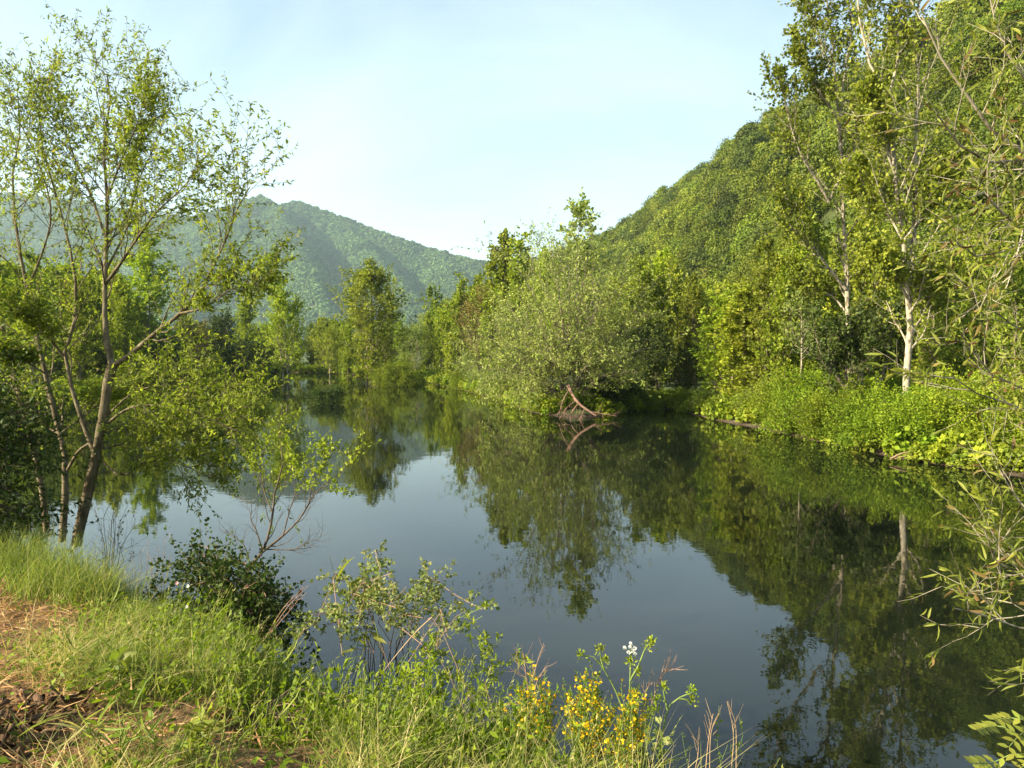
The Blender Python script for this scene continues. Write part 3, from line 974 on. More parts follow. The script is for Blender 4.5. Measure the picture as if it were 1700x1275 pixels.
# left foreground tree
spec = [
    ([(126, 905), (136, 860), (158, 765), (172, 690), (178, 640), (186, 608)], (0, 0), .115, .085),
    ([(186, 608), (176, 560), (174, 500), (176, 420), (178, 330), (172, 240), (183, 175), (178, 125)], (0, .5), .07, .012),
    ([(186, 608), (215, 590), (255, 555), (300, 520), (335, 480), (360, 430), (380, 385), (395, 345), (415, 310)], (0, -.9), .062, .008),
    ([(300, 520), (340, 510), (385, 480), (440, 465)], (-.4, -1.0), .025, .006),
    ([(176, 470), (205, 430), (235, 385), (262, 350), (300, 315), (325, 285)], (.15, -.8), .035, .006),
    ([(177, 400), (155, 335), (125, 265), (104, 200), (94, 150)], (.25, 1.3), .032, .006),
    ([(178, 330), (200, 270), (222, 220), (235, 180), (243, 150)], (.3, -.3), .028, .005),
    ([(175, 450), (210, 380), (230, 300), (258, 240), (272, 195)], (.2, .9), .028, .005),
    ([(180, 702), (205, 682), (234, 673), (285, 676), (335, 688), (402, 720)], (0, -1.2), .032, .006),
    ([(165, 760), (200, 790), (232, 772), (255, 757), (300, 770), (352, 795)], (0, -.7), .026, .006),
    ([(103, 900), (108, 830), (112, 780), (100, 720), (92, 690), (75, 620), (62, 560), (45, 480), (30, 400), (20, 300), (34, 215), (30, 160)], (.5, 1.2), .085, .010),
    ([(158, 755), (148, 735), (132, 685), (118, 640), (107, 592), (120, 555), (128, 500), (118, 420), (95, 330), (72, 250), (64, 180), (72, 130)], (.1, .9), .058, .008),
    ([(78, 885), (68, 800), (52, 730), (28, 640), (8, 560), (-14, 470), (-30, 350), (-20, 230)], (.7, 1.6), .075, .010),
    ([(45, 480), (70, 420), (85, 350), (60, 260), (15, 170)], (.8, .4), .03, .006),
    ([(107, 592), (80, 560), (55, 530), (20, 505)], (.4, -.5), .03, .006),
    ([(112, 780), (130, 750), (150, 735)], (.5, .2), .03, .03),
    ([(176, 720), (225, 702), (285, 706), (350, 722)], (0, .6), .022, .005), ([(168, 745), (230, 735), (300, 748), (348, 765)], (0, .4), .022, .005),
    ([(178, 690), (225, 650), (290, 640), (370, 655)], (0, -.4), .022, .005), ([(100, 720), (140, 690), (190, 650), (235, 630)], (.4, 1.2), .022, .005), ([(75, 620), (40, 600), (5, 590)], (.7, .2), .02, .005),
]
base = at(126, 905, 10.4)
spec = [(p_, d_, r0_ * .66, r1_ * .8) for p_, d_, r0_, r1_ in spec]
limb_tree('willow_tree', 'sparse multi-stemmed foreground tree on the left grassy bank, leaning over the water', 'tree', base, limbs_from(spec, 10.4),
          'bark_left', 'leaf_left', ['trunk'] + ['branch'] * 9 + ['trunk', 'trunk', 'trunk'] + ['branch'] * 8, 21, (.32, .9), .62, 8, .55, 14, .064, .022, up1=.17, up2=.05,
          t0=.2, shape='diamond', rmin=.0028, bare=(0, 15), droop=.15)

# dense leafy sapling growth around the foot of the left tree and behind it
def bush(seed, rx, ry, rz, n, leaf, leafw, lm, lumps=14, stems=14, wm='bark_dark', hollow=.5, droop=.1):
    """a rounded shrub: radiating stems, foliage in uneven sprays"""
    rg = np.random.default_rng(seed)
    d = unit(rg.normal(size=(stems * 3, 3)))
    d[:, 2] = np.abs(d[:, 2])
    tip = d * np.array([rx, ry, rz]) * (.7 + .45 * rg.random((len(d), 1)))
    tip[:, 2] = np.maximum(tip[:, 2], .08 * rz)
    k = 6
    s = np.linspace(0, 1, k)[None, :, None]
    b0 = rg.normal(size=(len(d), 1, 3)) * np.array([rx, ry, 0]) * .16
    P = b0 + (tip[:, None] - b0) * s + np.array([0, 0, 1]) * rz * .22 * np.sin(s * math.pi) + rg.normal(size=(len(d), k, 3)) * .03 * rx
    P[:, 0, 2] = -.1
    R = (.012 + .012 * rg.random((len(d), 1))) * np.linspace(1, .25, k)[None] * max(rz, .5) / 1.6
    w, lf = Geo(), Geo()
    tubes(w, P, R, 4)
    P1, R1 = spawn(P, R, 9, .25, 1, .42 * rz, .75, .06, .2, 5, .5, .3, rmin=.003, rg=rg)
    tubes(w, P1, R1, 3)
    leaf_on(lf, P1, max(1, n // len(P1)), leaf, leafw, droop=droop, jitter=.06 * rx, rg=rg, up=.8)
    return w.mesh('stems', M[wm], True), lf.mesh('foliage', M[lm])


def put_bush(name, label, meshes, loc, sc=1.0, group=None, rz=None, cat='shrub'):
    o = thing(name, label, cat, loc, group, rng.random() * 6.28 if rz is None else rz, sc)
    link('stems', meshes[0], o)
    link('foliage', meshes[1], o)
    return o


def shore(px, D, dz=0.0):
    p = at(px, 600, D)
    return (p[0], p[1], max(float(ground_z(p[:1], p[1:2])[0]), -.05) + dz)


BU = {'bright': bush(50, 1.5, 1.5, 1.6, 24000, .062, .046, 'leaf_shrub'), 'bright2': bush(51, 1.7, 1.4, 1.5, 24000, .062, .046, 'leaf_shrub'),
      'mid': bush(52, 1.5, 1.5, 1.4, 10000, .11, .065, 'leaf_mid'), 'dark': bush(53, 1.4, 1.4, 1.8, 11000, .10, .06, 'leaf_dark'),
      'silver': bush(54, 1.6, 1.5, 1.4, 9000, .12, .05, 'leaf_silver')}
# shrubs along the right bank
rb = [(1290, 35.5, 1.0, 'silver', 'small pale shrub beside the bank corner by the slim poplars'), (1325, 32.5, 1.25, 'bright', 'yellowish round shrub below the thin pale stem'),
      (1375, 30.5, 1.5, 'bright2', 'tall yellow green shrub left of the leaning dark tree'), (1405, 28.0, 1.1, 'bright', 'low green shrub at the water, below the leaning trunk'),
      (1455, 26.6, 1.15, 'bright2', 'green shrub at the water edge left of the thick pale trunk'), (1500, 25.6, 1.0, 'bright', 'green shrub at the foot of the thick pale trunk'),
      (1550, 25.2, 1.15, 'bright2', 'bright green shrub just right of the thick pale trunk'), (1600, 24.4, 1.2, 'bright', 'bright green shrub above the stranded branch, right part of the bank'),
      (1655, 23.6, 1.15, 'bright2', 'bright green shrub near the right picture edge'), (1712, 22.6, 1.15, 'bright', 'bright green shrub cut by the right picture edge'),
      (1630, 27.5, 1.25, 'mid', 'second-row shrub behind the bright ones at right'), (1700, 26.5, 1.3, 'mid', 'second-row shrub at the right picture edge'),
      (1480, 29.5, 1.1, 'bright', 'second-row green shrub between the two tall pale trunks'), (1780, 22.0, 1.2, 'bright2', 'green shrub beyond the right end of the bank')]
for px, D, s, k, d in rb:
    put_bush('bank_shrub', d, BU[k], shore(px, D), s, 'shrubs lining the right bank')
for px, D, s, k, d in [(1185, 40.5, .75, 'silver', 'small pale shrub at the water below the slim poplars'), (1225, 38.0, .8, 'mid', 'small green shrub on the bank corner'),
                       (1135, 43.6, .55, 'bright', 'little bright shrub on the small mud bank right of the willow'), (1075, 44, .5, 'mid', 'little green tuft at the left end of the small mud bank'),
                       (1265, 36.3, .75, 'bright', 'low shrub between bank corner and yellowish shrub')]:
    put_bush('bank_shrub', d, BU[k], shore(px, D), s, 'small shrubs near the bank corner')
for i, (px, D, s, k, d) in enumerate([(770, 68, .9, 'bright', 'low bright shrub at the waterline, left end of the spit'), (800, 63, .9, 'silver', 'low grey shrub at the waterline of the spit'),
                                      (828, 57, 1.0, 'silver', 'grey shrub overhanging the water left of the big willow'), (862, 50, 1.1, 'silver', 'broad grey shrub touching the left foot of the big willow'),
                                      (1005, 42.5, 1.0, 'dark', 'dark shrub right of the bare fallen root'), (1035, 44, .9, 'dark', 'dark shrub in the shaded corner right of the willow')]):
    put_bush('bank_shrub', d, BU[k], shore(px, D), s, 'shrubs along the wooded spit')
# bushes standing in open water
put_bush('water_bush', 'bright low round bush standing in the water right of the tall tree', BU['bright'], (*wl(660, 641), -.1), (1.6, 1.4, 1.35))
put_bush('water_bush', 'dark ragged bush with a lit top standing alone in the water', BU['dark'], (*wl(542, 668), -.1), (.95, .9, .62))
put_bush('water_bush', 'small olive bush in the water before the dark round tree', BU['mid'], (*wl(362, 640), -.1), (1.0, 1.0, 1.0))
put_bush('water_bush', 'yellow green bush in the water behind the low branch of the left tree', BU['mid'], (*wl(400, 688), -.1), (1.1, .9, .95))
put_bush('water_bush', 'green bush in the water, hidden partly by the left tree branches', BU['mid'], (*wl(330, 668), -.1), (1.4, 1.2, 1.0))
put_bush('water_bush', 'shaded bush in the water just right of the left tree trunk', BU['mid'], (*wl(245, 672), -.1), (1.5, 1.3, .9))

# the big willow
wb = at(945, 668, 42)
wb[2] = .3
lim = []
rgw = np.random.default_rng(5)
for tx, ty, dd in [(812, 560, -1), (835, 495, 1), (862, 452, -2), (890, 430, 2), (918, 425, -1), (945, 418, 1), (975, 425, -2), (1005, 445, 2), (1035, 480, -1), (1062, 520, 1), (1072, 575, -1),
                   (838, 610, -2), (865, 640, -3), (905, 600, -4), (985, 600, -4), (1045, 615, -3), (880, 520, -4), (930, 500, -4.5), (990, 510, -4), (1020, 560, -3.5), (800, 610, -.5)]:
    tip = at(tx, ty, 42 + dd)
    tip = wb + (tip - wb) * rgw.uniform(.84, 1.06)
    mid = wb + (tip - wb) * .5 + np.array([0, 0, .10 * np.linalg.norm(tip - wb) + .2])
    s0 = wb + rgw.normal(size=3) * np.array([.35, .35, .1])
    lim.append((np.array([s0, s0 + (mid - s0) * .5 + rgw.normal(size=3) * .12, mid, mid + (tip - mid) * .55 + np.array([0, 0, .15]), tip]), .10, .015))
limb_tree('willow_tree', 'big round silver green willow with many stems at the water edge', 'tree', wb, lim, 'bark_mid', 'leaf_silver', ['trunk'] * 21,
          15, (.42, 2.5), .6, 7, .5, 10, .17, .060, up1=.03, up2=-.03, t0=.25, rmin=.006, sides=6, jit=.06, droop=.15)
# bare root below it
ro = limbs_from([([(944, 640), (952, 658), (966, 674), (990, 690)], (0, -.8), .10, .05), ([(962, 668), (950, 684), (946, 699)], (-.3, -.6), .05, .02), ([(975, 682), (1000, 687), (1024, 691)], (-.5, -.6), .04, .012),
                 ([(958, 664), (940, 678), (930, 694)], (-.2, -.5), .04, .012), ([(970, 680), (965, 690), (962, 699)], (-.5, -.8), .03, .01), ([(946, 645), (935, 665), (928, 688)], (0, -.3), .04, .015)], 38.6)
o = thing('fallen_root', 'bare reddish root and broken limb at the foot of the big willow', 'root', ro[0][0][0])
for i, (P3, r0, r1) in enumerate(ro):
    g = Geo()
    pp = resample(P3, 9)
    tubes(g, pp[None], (r0 + (r1 - r0) * np.linspace(0, 1, 9))[None] * (1 + .1 * rng.normal(size=(1, 9))), 7)
    link('limb' if i == 0 else 'rootlet', g.mesh('root', M['wood_red'], True, ro[0][0][0]), o)
g = Geo()
q = np.array([resample(l[0], 9) for l in ro])
P1, R1 = spawn(q, np.full(q.shape[:2], .04), 9, .2, 1, .5, .9, -.12, .25, 6, .3, .3)
tubes(g, P1, R1, 4)
link('rootlets', g.mesh('rootlets', M['wood_red'], True, ro[0][0][0]), o)

# two tall poplars on the right bank
spec = [([(1503, 770), (1503, 690), (1505, 620), (1512, 560), (1507, 490), (1500, 400), (1493, 350), (1484, 285), (1483, 200), (1477, 155), (1460, 128), (1441, 100), (1428, 40), (1420, -40)], (0, .4), .145, .03),
        ([(1507, 490), (1514, 430), (1517, 388), (1520, 300), (1519, 226), (1526, 140), (1520, 60), (1530, -30)], (.1, 1.0), .12, .02),
        ([(1484, 285), (1468, 240), (1452, 190), (1448, 150)], (.2, -.6), .05, .012), ([(1477, 155), (1490, 100), (1492, 30), (1500, -60)], (.3, .9), .06, .012),
        ([(1509, 500), (1490, 465), (1472, 440), (1450, 415)], (.0, -1.2), .06, .012), ([(1509, 520), (1540, 480), (1575, 462), (1600, 468)], (0, -.8), .05, .01),
        ([(1500, 400), (1530, 360), (1556, 320), (1580, 270)], (0, -.6), .05, .01), ([(1512, 560), (1535, 520), (1550, 500), (1575, 440)], (0, 1), .05, .01), ([(1500, 400), (1470, 350), (1440, 320), (1425, 280)], (0, .8), .05, .01)]
pb = at(1503, 745, 26.5)
limb_tree('poplar_tree', 'tall poplar with the thick pale trunk behind the right bank shrubs', 'tree', pb, limbs_from(spec, 26.5), 'bark_pale', 'leaf_mid', ['trunk', 'trunk'] + ['branch'] * 7,
          30, (.30, 2.3), .6, 8, .5, 11, .125, .10, up1=.12, t0=.2, rmin=.005, jit=.04, shape1=lambda t: .45 + .75 * np.sin(np.clip(t, 0, 1) * math.pi))
spec = [([(1412, 720), (1409, 640), (1407, 490), (1402, 400), (1397, 291), (1396, 226), (1390, 172), (1383, 97), (1384, 60), (1372, 0), (1368, -60)], (0, .3), .135, .02),
        ([(1396, 226), (1389, 194), (1376, 175), (1360, 152), (1340, 115), (1325, 75)], (.1, -.8), .06, .012), ([(1376, 335), (1357, 300), (1331, 259), (1312, 207), (1303, 165), (1290, 130)], (.0, -1), .07, .012),
        ([(1404, 480), (1361, 426), (1328, 380), (1308, 330)], (0, -.6), .08, .012), ([(1397, 291), (1378, 330)], (0, 0), .06, .07), ([(1395, 200), (1400, 140), (1412, 70), (1415, 0), (1418, -50)], (.1, .7), .06, .012),
        ([(1397, 300), (1420, 240), (1440, 200), (1452, 140)], (0, .9), .05, .01), ([(1406, 520), (1380, 490), (1350, 480), (1325, 455)], (0, .9), .05, .01), ([(1390, 172), (1375, 110), (1352, 40), (1340, -10)], (.2, .4), .05, .01)]
pb = at(1412, 700, 30)
limb_tree('poplar_tree', 'tall slender poplar with pale forked trunk standing clear against the sky', 'tree', pb, limbs_from(spec, 30), 'bark_pale', 'leaf_mid', ['trunk'] + ['branch'] * 8,
          22, (.26, 2.0), .55, 8, .5, 11, .125, .10, up1=.16, t0=.25, rmin=.005, jit=.04, bare=(4,), shape1=lambda t: .5 + .6 * np.sin(np.clip(t, 0, 1) * math.pi))
# the dark leaning tree between them
spec = [([(1440, 690), (1425, 668), (1405, 645), (1385, 620), (1362, 590)], (0, -.3), .13, .04), ([(1425, 668), (1432, 620), (1440, 570), (1450, 535)], (0, .3), .07, .015), ([(1405, 645), (1405, 600), (1412, 555)], (0, -.4), .06, .015),
        ([(1440, 680), (1462, 630), (1475, 580), (1480, 550)], (0, .2), .07, .015), ([(1385, 620), (1385, 590), (1395, 565)], (-.2, .2), .04, .012)]
pb = at(1440, 690, 28.5)
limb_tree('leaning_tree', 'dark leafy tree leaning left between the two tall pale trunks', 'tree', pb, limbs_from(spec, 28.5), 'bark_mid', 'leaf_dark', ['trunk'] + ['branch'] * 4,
          18, (.45, 1.3), .8, 7, .55, 12, .13, .09, up1=.1, t0=.3, rmin=.004, jit=.06)

# stranded branch on the right bank
ro = limbs_from([([(1478, 762), (1500, 752), (1530, 748)], (0, .3), .035, .012), ([(1485, 762), (1505, 757), (1518, 756)], (0, .2), .025, .01)], 23.3)
o = thing('stranded_branch', 'pale dead branch lying in the water at the foot of the right bank', 'branch', ro[0][0][0])
for P3, r0, r1 in ro:
    g = Geo()
    tubes(g, resample(P3, 8)[None], np.linspace(r0, r1, 8)[None], 6)
    link('limb', g.mesh('limb', M['stem_dry'], True, ro[0][0][0]), o)

# ------------------------------------------------------------------ near bank
def bz1(x, y):
    return float(bank_z(np.array([x]), np.array([y]))[0])


def bank_at(px, py):
    """point of the near bank seen at a pixel"""
    r = ray(px, py)
    s = np.linspace(1.5, 16, 600)
    p = EYE + r * s[:, None]
    h = p[:, 2] - bank_z(p[:, 0], p[:, 1])
    i = np.argmax(h < 0) if (h < 0).any() else -1
    return p[i]


def blades(name, xy, H, Wd, lean, tint, mat, label, cat, bow=.5, k=4, wind=(.25, -.1)):
    n = len(xy)
    z = bank_z(xy[:, 0], xy[:, 1]) - .01
    a = rng.random(n) * 6.28
    d = np.stack([np.cos(a), np.sin(a)], 1) * (lean * (.3 + .9 * rng.random(n)))[:, None] + np.array(wind) * .6
    fa = rng.random(n) * 3.14
    sd = np.stack([np.cos(fa), np.sin(fa), fa * 0], 1)
    V = np.zeros((n, 2 * k - 1, 3))
    for j in range(k):
        s = j / (k - 1)
        c = np.column_stack([xy + d * (H * s ** (1 + bow))[:, None] if np.ndim(H) else xy + d * H * s ** (1 + bow), z + H * s * (1 - .28 * s * np.hypot(d[:, 0], d[:, 1]))])
        w = Wd * (1 - s) ** .7 * .5
        if j < k - 1:
            V[:, 2 * j], V[:, 2 * j + 1] = c + sd * np.reshape(w, (-1, 1)), c - sd * np.reshape(w, (-1, 1))
        else:
            V[:, 2 * j] = c
    i = np.arange(n)[:, None] * (2 * k - 1)
    g = Geo()
    q = np.concatenate([i + np.array([[2 * j, 2 * j + 1, 2 * j + 3, 2 * j + 2]]) for j in range(k - 2)])
    g.add(V.reshape(-1, 3), q, np.repeat(tint, 2 * k - 1))
    g.f.append((i + np.array([[2 * k - 4, 2 * k - 3, 2 * k - 2]]), 0))
    return tag(link(name, g.mesh(name, M[mat])), label, cat, kind='stuff')


def path_bare(x, y):
    """1 on the trodden dry strip at the left, 0 in the grass"""
    c = np.interp(y, [1.5, 3.2, 5.5, 7.5], [-.7, -1.35, -3.0, -5.0])
    d = (c - x) + .9 * fbm(x * 1.3, y * 1.3, 3, 15)
    return np.clip(d / .7 + .3, 0, 1)


def seen_xy(n, x0=-9, x1=2.2, y0=1.6, y1=11.5):
    xy = np.column_stack([rng.uniform(x0, x1, n), y0 + (y1 - y0) * rng.random(n) ** 1.25])
    d = lake_sd(xy[:, 0], xy[:, 1])
    vis = np.abs(xy[:, 0]) < .72 * xy[:, 1] + .9
    return xy[(d > .12) & vis]


# short and middling grass
xy = seen_xy(360000)
pb_ = path_bare(xy[:, 0], xy[:, 1])
cl = fbm(xy[:, 0] * 1.8, xy[:, 1] * 1.8, 3, 25)
hole = np.exp(-(((xy[:, 0] - HOLE[0]) / .3) ** 2 + ((xy[:, 1] - HOLE[1]) / .4) ** 2))
sel_ = rng.random(len(xy)) < (1 - .985 * pb_) * np.clip(.62 + 1.6 * cl, .12, 1) * (1 - hole)
xy, cl, pb_ = xy[sel_], cl[sel_], pb_[sel_]
n = len(xy)
blades('short_grass', xy, (.06 + .25 * rng.random(n) ** 2) * np.clip(1 + 1.6 * cl, .4, 2), .0045 + .003 * rng.random(n), np.full(n, 1.1),
       np.clip(.42 + .9 * cl + .25 * rng.normal(size=n) + .3 * pb_, 0, 1), 'grass', 'short mixed grass and herbs covering the near bank', 'grass', bow=.6)
# tall grass: tussocks at the left and along the edge
cen = []
for px, py, r_, m_ in [(5, 885, .6, 900), (45, 880, .5, 700), (100, 895, .5, 700), (20, 900, .55, 900), (70, 900, .5, 900), (120, 930, .5, 800), (170, 960, .45, 700), (30, 960, .45, 700), (90, 985, .4, 700), (230, 985, .35, 500), (150, 1000, .3, 400), (270, 1010, .25, 400),
                       (330, 1040, .35, 600), (400, 1060, .3, 500), (450, 1075, .3, 500), (240, 1060, .25, 350), (190, 1130, .2, 200), (540, 1120, .25, 400), (620, 1170, .3, 400), (700, 1190, .25, 350), (800, 1230, .25, 350), (905, 1250, .2, 250), (480, 1110, .25, 350), (570, 1150, .25, 350), (660, 1200, .25, 350), (750, 1215, .25, 350), (850, 1245, .2, 300), (960, 1262, .2, 250), (380, 1110, .25, 300), (60, 870, .5, 600)]:
    c = bank_at(px, py)
    cen.append(c[:2] + rng.normal(size=(int(m_ * 1.5), 2)) * r_ * .5)
xy = np.concatenate(cen)
d = lake_sd(xy[:, 0], xy[:, 1])
xy = xy[d > .1]
n = len(xy)
far_ = np.clip((xy[:, 1] - 5) / 4, 0, 1)
blades('tall_grass', xy, (.20 + .30 * rng.random(n)) * (.7 + .95 * far_), .005 + .004 * rng.random(n), np.full(n, .65), np.clip(.38 + .24 * rng.normal(size=n), 0, 1), 'grass',
       'tall sunlit grass in tussocks along the left bank', 'grass', bow=.8, k=5, wind=(.35, -.12))
# dry straw lying on the ground
xy = seen_xy(120000)
pb_ = path_bare(xy[:, 0], xy[:, 1])
xy = xy[rng.random(len(xy)) < .12 + .75 * pb_]
n = len(xy)
g = Geo()
a = rng.random(n) * 6.28
P = np.column_stack([xy, bank_z(xy[:, 0], xy[:, 1]) + .012 + .03 * rng.random(n)])
D = np.column_stack([np.cos(a), np.sin(a), .25 * rng.normal(size=n)])
leaves(g, P, D, np.array([0, 0, 1.0]) + .5 * rng.normal(size=(n, 3)), .08 + .16 * rng.random(n), .005 + .005 * rng.random(n), rng.random(n), 0, bend=.06)
tag(link('dry_straw', g.mesh('dry_straw', M['straw'])), 'dry straw and dead grass littering the trodden strip at left', 'straw', kind='stuff')
# low broadleaf herbs mixed in the grass
xy = seen_xy(60000, y1=8)
cl = fbm(xy[:, 0] * 1.1, xy[:, 1] * 1.1, 3, 35)
xy = xy[(cl > .0) & (rng.random(len(xy)) < 1 - .85 * path_bare(xy[:, 0], xy[:, 1]))]
n = len(xy)
a = rng.random(n) * 6.28
P = np.column_stack([xy, bank_z(xy[:, 0], xy[:, 1]) + .02 + .16 * rng.random(n)])
g = Geo()
leaves(g, P, np.column_stack([np.cos(a), np.sin(a), .4 * rng.normal(size=n)]), np.array([0, 0, 1.2]) + .5 * rng.normal(size=(n, 3)), .03 + .04 * rng.random(n), .018 + .018 * rng.random(n), rng.random(n), 0)
tag(link('ground_herbs', g.mesh('ground_herbs', M['leaf_shrub'])), 'low broadleaf herbs mixed into the bank grass', 'herbs', kind='stuff')


# seeding grass stems standing above the sward
xy = seen_xy(2600, y1=9.5)
xy = xy[rng.random(len(xy)) < (1 - path_bare(xy[:, 0], xy[:, 1])) * .6 + .03]
n = len(xy)
bs = np.column_stack([xy, bank_z(xy[:, 0], xy[:, 1]) - .02])
tpp = bs + np.column_stack([.09 * rng.normal(size=(n, 2)) + np.array([.07, -.02]), .28 + .34 * rng.random(n)])
sx_ = np.linspace(0, 1, 6)[None, :, None]
P = bs[:, None] + (tpp - bs)[:, None] * sx_ + np.array([.05, 0, 0]) * sx_ ** 2.5
g = Geo()
tubes(g, P, np.full((n, 6), .0016) * np.linspace(1, .5, 6), 3, 0, .75)
leaf_on(g, P[:, 3:], 7, .026, .005, t0=.35, spread=.35, tint=lambda k: .55 + .45 * rng.random(k))
leaf_on(g, P[:, :4], 3, .16, .006, t0=.2, spread=.45, shape='long')
tag(link('seeding_grass', g.mesh('seeding_grass', M['grass'])), 'thin seeding grass stems standing above the bank grass', 'grass', kind='stuff')

# leafy undergrowth thick along the edge of the bank
xy = np.column_stack([rng.uniform(-2.6, 1.3, 6500), rng.uniform(2.9, 7.2, 6500)])
dl = lake_sd(xy[:, 0], xy[:, 1])
xy = xy[(dl > .25) & (dl < 2.0) & (rng.random(len(xy)) < .5)]
n = len(xy)
hh = .16 + .30 * rng.random(n) ** 1.5
bs = np.column_stack([xy, bank_z(xy[:, 0], xy[:, 1]) - .02])
tpp = bs + np.column_stack([.10 * rng.normal(size=(n, 2)) + np.array([.03, .02]), hh])
sx_ = np.linspace(0, 1, 5)[None, :, None]
P = bs[:, None] + (tpp - bs)[:, None] * sx_ + .012 * rng.normal(size=(n, 5, 3)) * sx_
g = Geo()
tubes(g, P, np.full((n, 5), .0022) * np.linspace(1, .5, 5), 3, 1)
leaf_on(g, P, 15, .042, .016, t0=.12, spread=.75, up=.9)
tag(link('edge_undergrowth', g.mesh('edge_undergrowth', [M['leaf_shrub'], M['stem_green']])), 'leafy green undergrowth thick along the edge of the near bank', 'undergrowth', kind='stuff')


def cane(base, tip, k=8, arch=.15, wob=.02):
    base, tip = np.asarray(base, float), np.asarray(tip, float)
    s = np.linspace(0, 1, k)[:, None]
    L = np.linalg.norm(tip - base)
    return base + (tip - base) * s + np.array([0, 0, 1]) * L * arch * np.sin(s * math.pi) + rng.normal(size=(k, 3)) * wob * L * s


# dark leafy shrub at the left edge of the picture
db = np.array([-6.9, 8.8, 0])
db[2] = bz1(db[0], db[1])
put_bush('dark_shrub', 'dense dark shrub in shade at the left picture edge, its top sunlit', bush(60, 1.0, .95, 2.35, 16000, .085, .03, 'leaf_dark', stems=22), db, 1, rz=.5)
tb = at(175, 890, 10.0)
tb[2] = bz1(tb[0], tb[1])
g = Geo()
tips = [at(px, py, 9.8 + dd) for px, py, dd in [(215, 830, 0), (222, 860, -.3), (225, 890, -.4), (200, 800, .2), (190, 780, 0), (165, 800, .5), (228, 915, -.2), (205, 850, -.5), (180, 810, -.3)]]
P = np.array([cane(tb, q, 8, .05, .03) for q in tips])
R = np.full((len(P), 8), .006) * np.linspace(1, .3, 8)
tubes(g, P, R, 4)
P1, R1 = spawn(P, R, 9, .2, 1, .35, .6, .03, .2, 5, .6, .4, rmin=.0018)
tubes(g, P1, R1, 3)
o = thing('twig_bush', 'tangle of bare dry twigs at the foot of the left tree', 'shrub', tb)
link('twigs', g.mesh('twigs', M['bark_mid'], False, tb), o)
g = Geo()
leaf_on(g, P1[::3], 3, .05, .02)
link('foliage', g.mesh('foliage', M['leaf_left'], False, tb), o)


# bramble thicket at the water edge
def thicket(name, label, base, tips, wm, lm, L, Wd, nl, n1=10, l1=.35, cat='shrub', r=.007, arch=.2, t0=.15, up1=.0, spread=.6, shape='diamond', rise=.0):
    o = thing(name, label, cat, base)
    P = np.array([cane(np.asarray(base) + rng.normal(size=3) * np.array([.10, .10, .01]), q, 9, arch, .025) for q in tips])
    R = np.full((len(P), 9), r) * np.linspace(1, .3, 9)
    g = Geo()
    tubes(g, P, R, 5)
    P1, R1 = spawn(P, R, n1, t0, 1, l1, .8, up1, .2, 5, .6, .4, rmin=.0015)
    tubes(g, P1, R1, 3)
    link('stems', g.mesh('stems', M[wm], True, base), o)
    g = Geo()
    leaf_on(g, P1, nl, L, Wd, up=.9, spread=spread, shape=shape, jitter=.015)
    leaf_on(g, P, nl, L, Wd, t0=.4, up=.9, spread=spread, shape=shape, jitter=.02)
    link('foliage', g.mesh('foliage', M[lm], False, base), o)
    return o


bb = np.array([*at(400, 1000, 7.6)[:2], .55])
tips = [at(px, py, 7.6 + dd) for px, py, dd in [(275, 935, .3), (300, 920, 0), (330, 912, .4), (350, 935, -.4), (380, 920, .2), (405, 930, -.3), (430, 940, .3), (455, 965, -.2), (480, 985, .1), (500, 1015, -.2), (320, 960, -.5),
                                                (360, 975, -.7), (410, 980, -.8), (450, 1010, -.8), (345, 905, .6), (290, 965, -.2), (475, 1030, -.7), (390, 1020, -.9), (430, 1040, -.9), (340, 1010, -.8)]]
thicket('bramble', 'dark leafy bramble thicket overhanging the water under the small dead tree', bb, tips + [q + np.array([.15 * rng.normal(), -.25 + .2 * rng.normal(), -.18 - .12 * rng.random()]) for q in tips], 'stem_pink', 'leaf_dark', .042, .032, 17, 14, .26)

# half dead sapling
spec = [([(400, 990), (413, 943), (436, 916), (446, 886), (453, 852), (456, 818), (466, 785), (470, 758), (463, 722)], (0, .2), .024, .004),
        ([(436, 916), (470, 889), (497, 862), (513, 835), (530, 812), (556, 790)], (0, -.4), .016, .003), ([(436, 916), (425, 880), (416, 862), (418, 840), (408, 828)], (0, .3), .011, .002),
        ([(443, 912), (487, 912), (510, 902), (532, 892)], (0, -.2), .008, .0015), ([(453, 852), (440, 820), (432, 780), (438, 745)], (.1, .5), .009, .002), ([(470, 889), (480, 850), (490, 815), (484, 780)], (-.1, .2), .009, .002),
        ([(513, 835), (520, 800), (540, 770), (545, 745)], (-.3, 0), .007, .002), ([(418, 945), (405, 905), (385, 890), (375, 880)], (0, .2), .009, .002)]
sb = at(400, 990, 8.3)
o, P, R, P1, P2 = limb_tree('dead_sapling', 'small half dead tree with bare lower twigs and a bright leafy top over the water', 'tree', sb, limbs_from(spec, 8.3), 'bark_dark', 'leaf_bright',
                            ['trunk'] + ['branch'] * 7, 9, (.32, .42), .6, 4, .45, 0, .05, .03, t0=.25, rmin=.0016, up1=.12)
hi = [p for p in np.concatenate([P1[:, [0, 2, 3, 5]], P2]) if p[0][2] > 2.0]
g = Geo()
leaf_on(g, np.array([q[[0, 1, 2, 3]] for q in hi]), 13, .040, .022, jitter=.012)
link('foliage', g.mesh('foliage', M['leaf_bright'], False, sb), o)

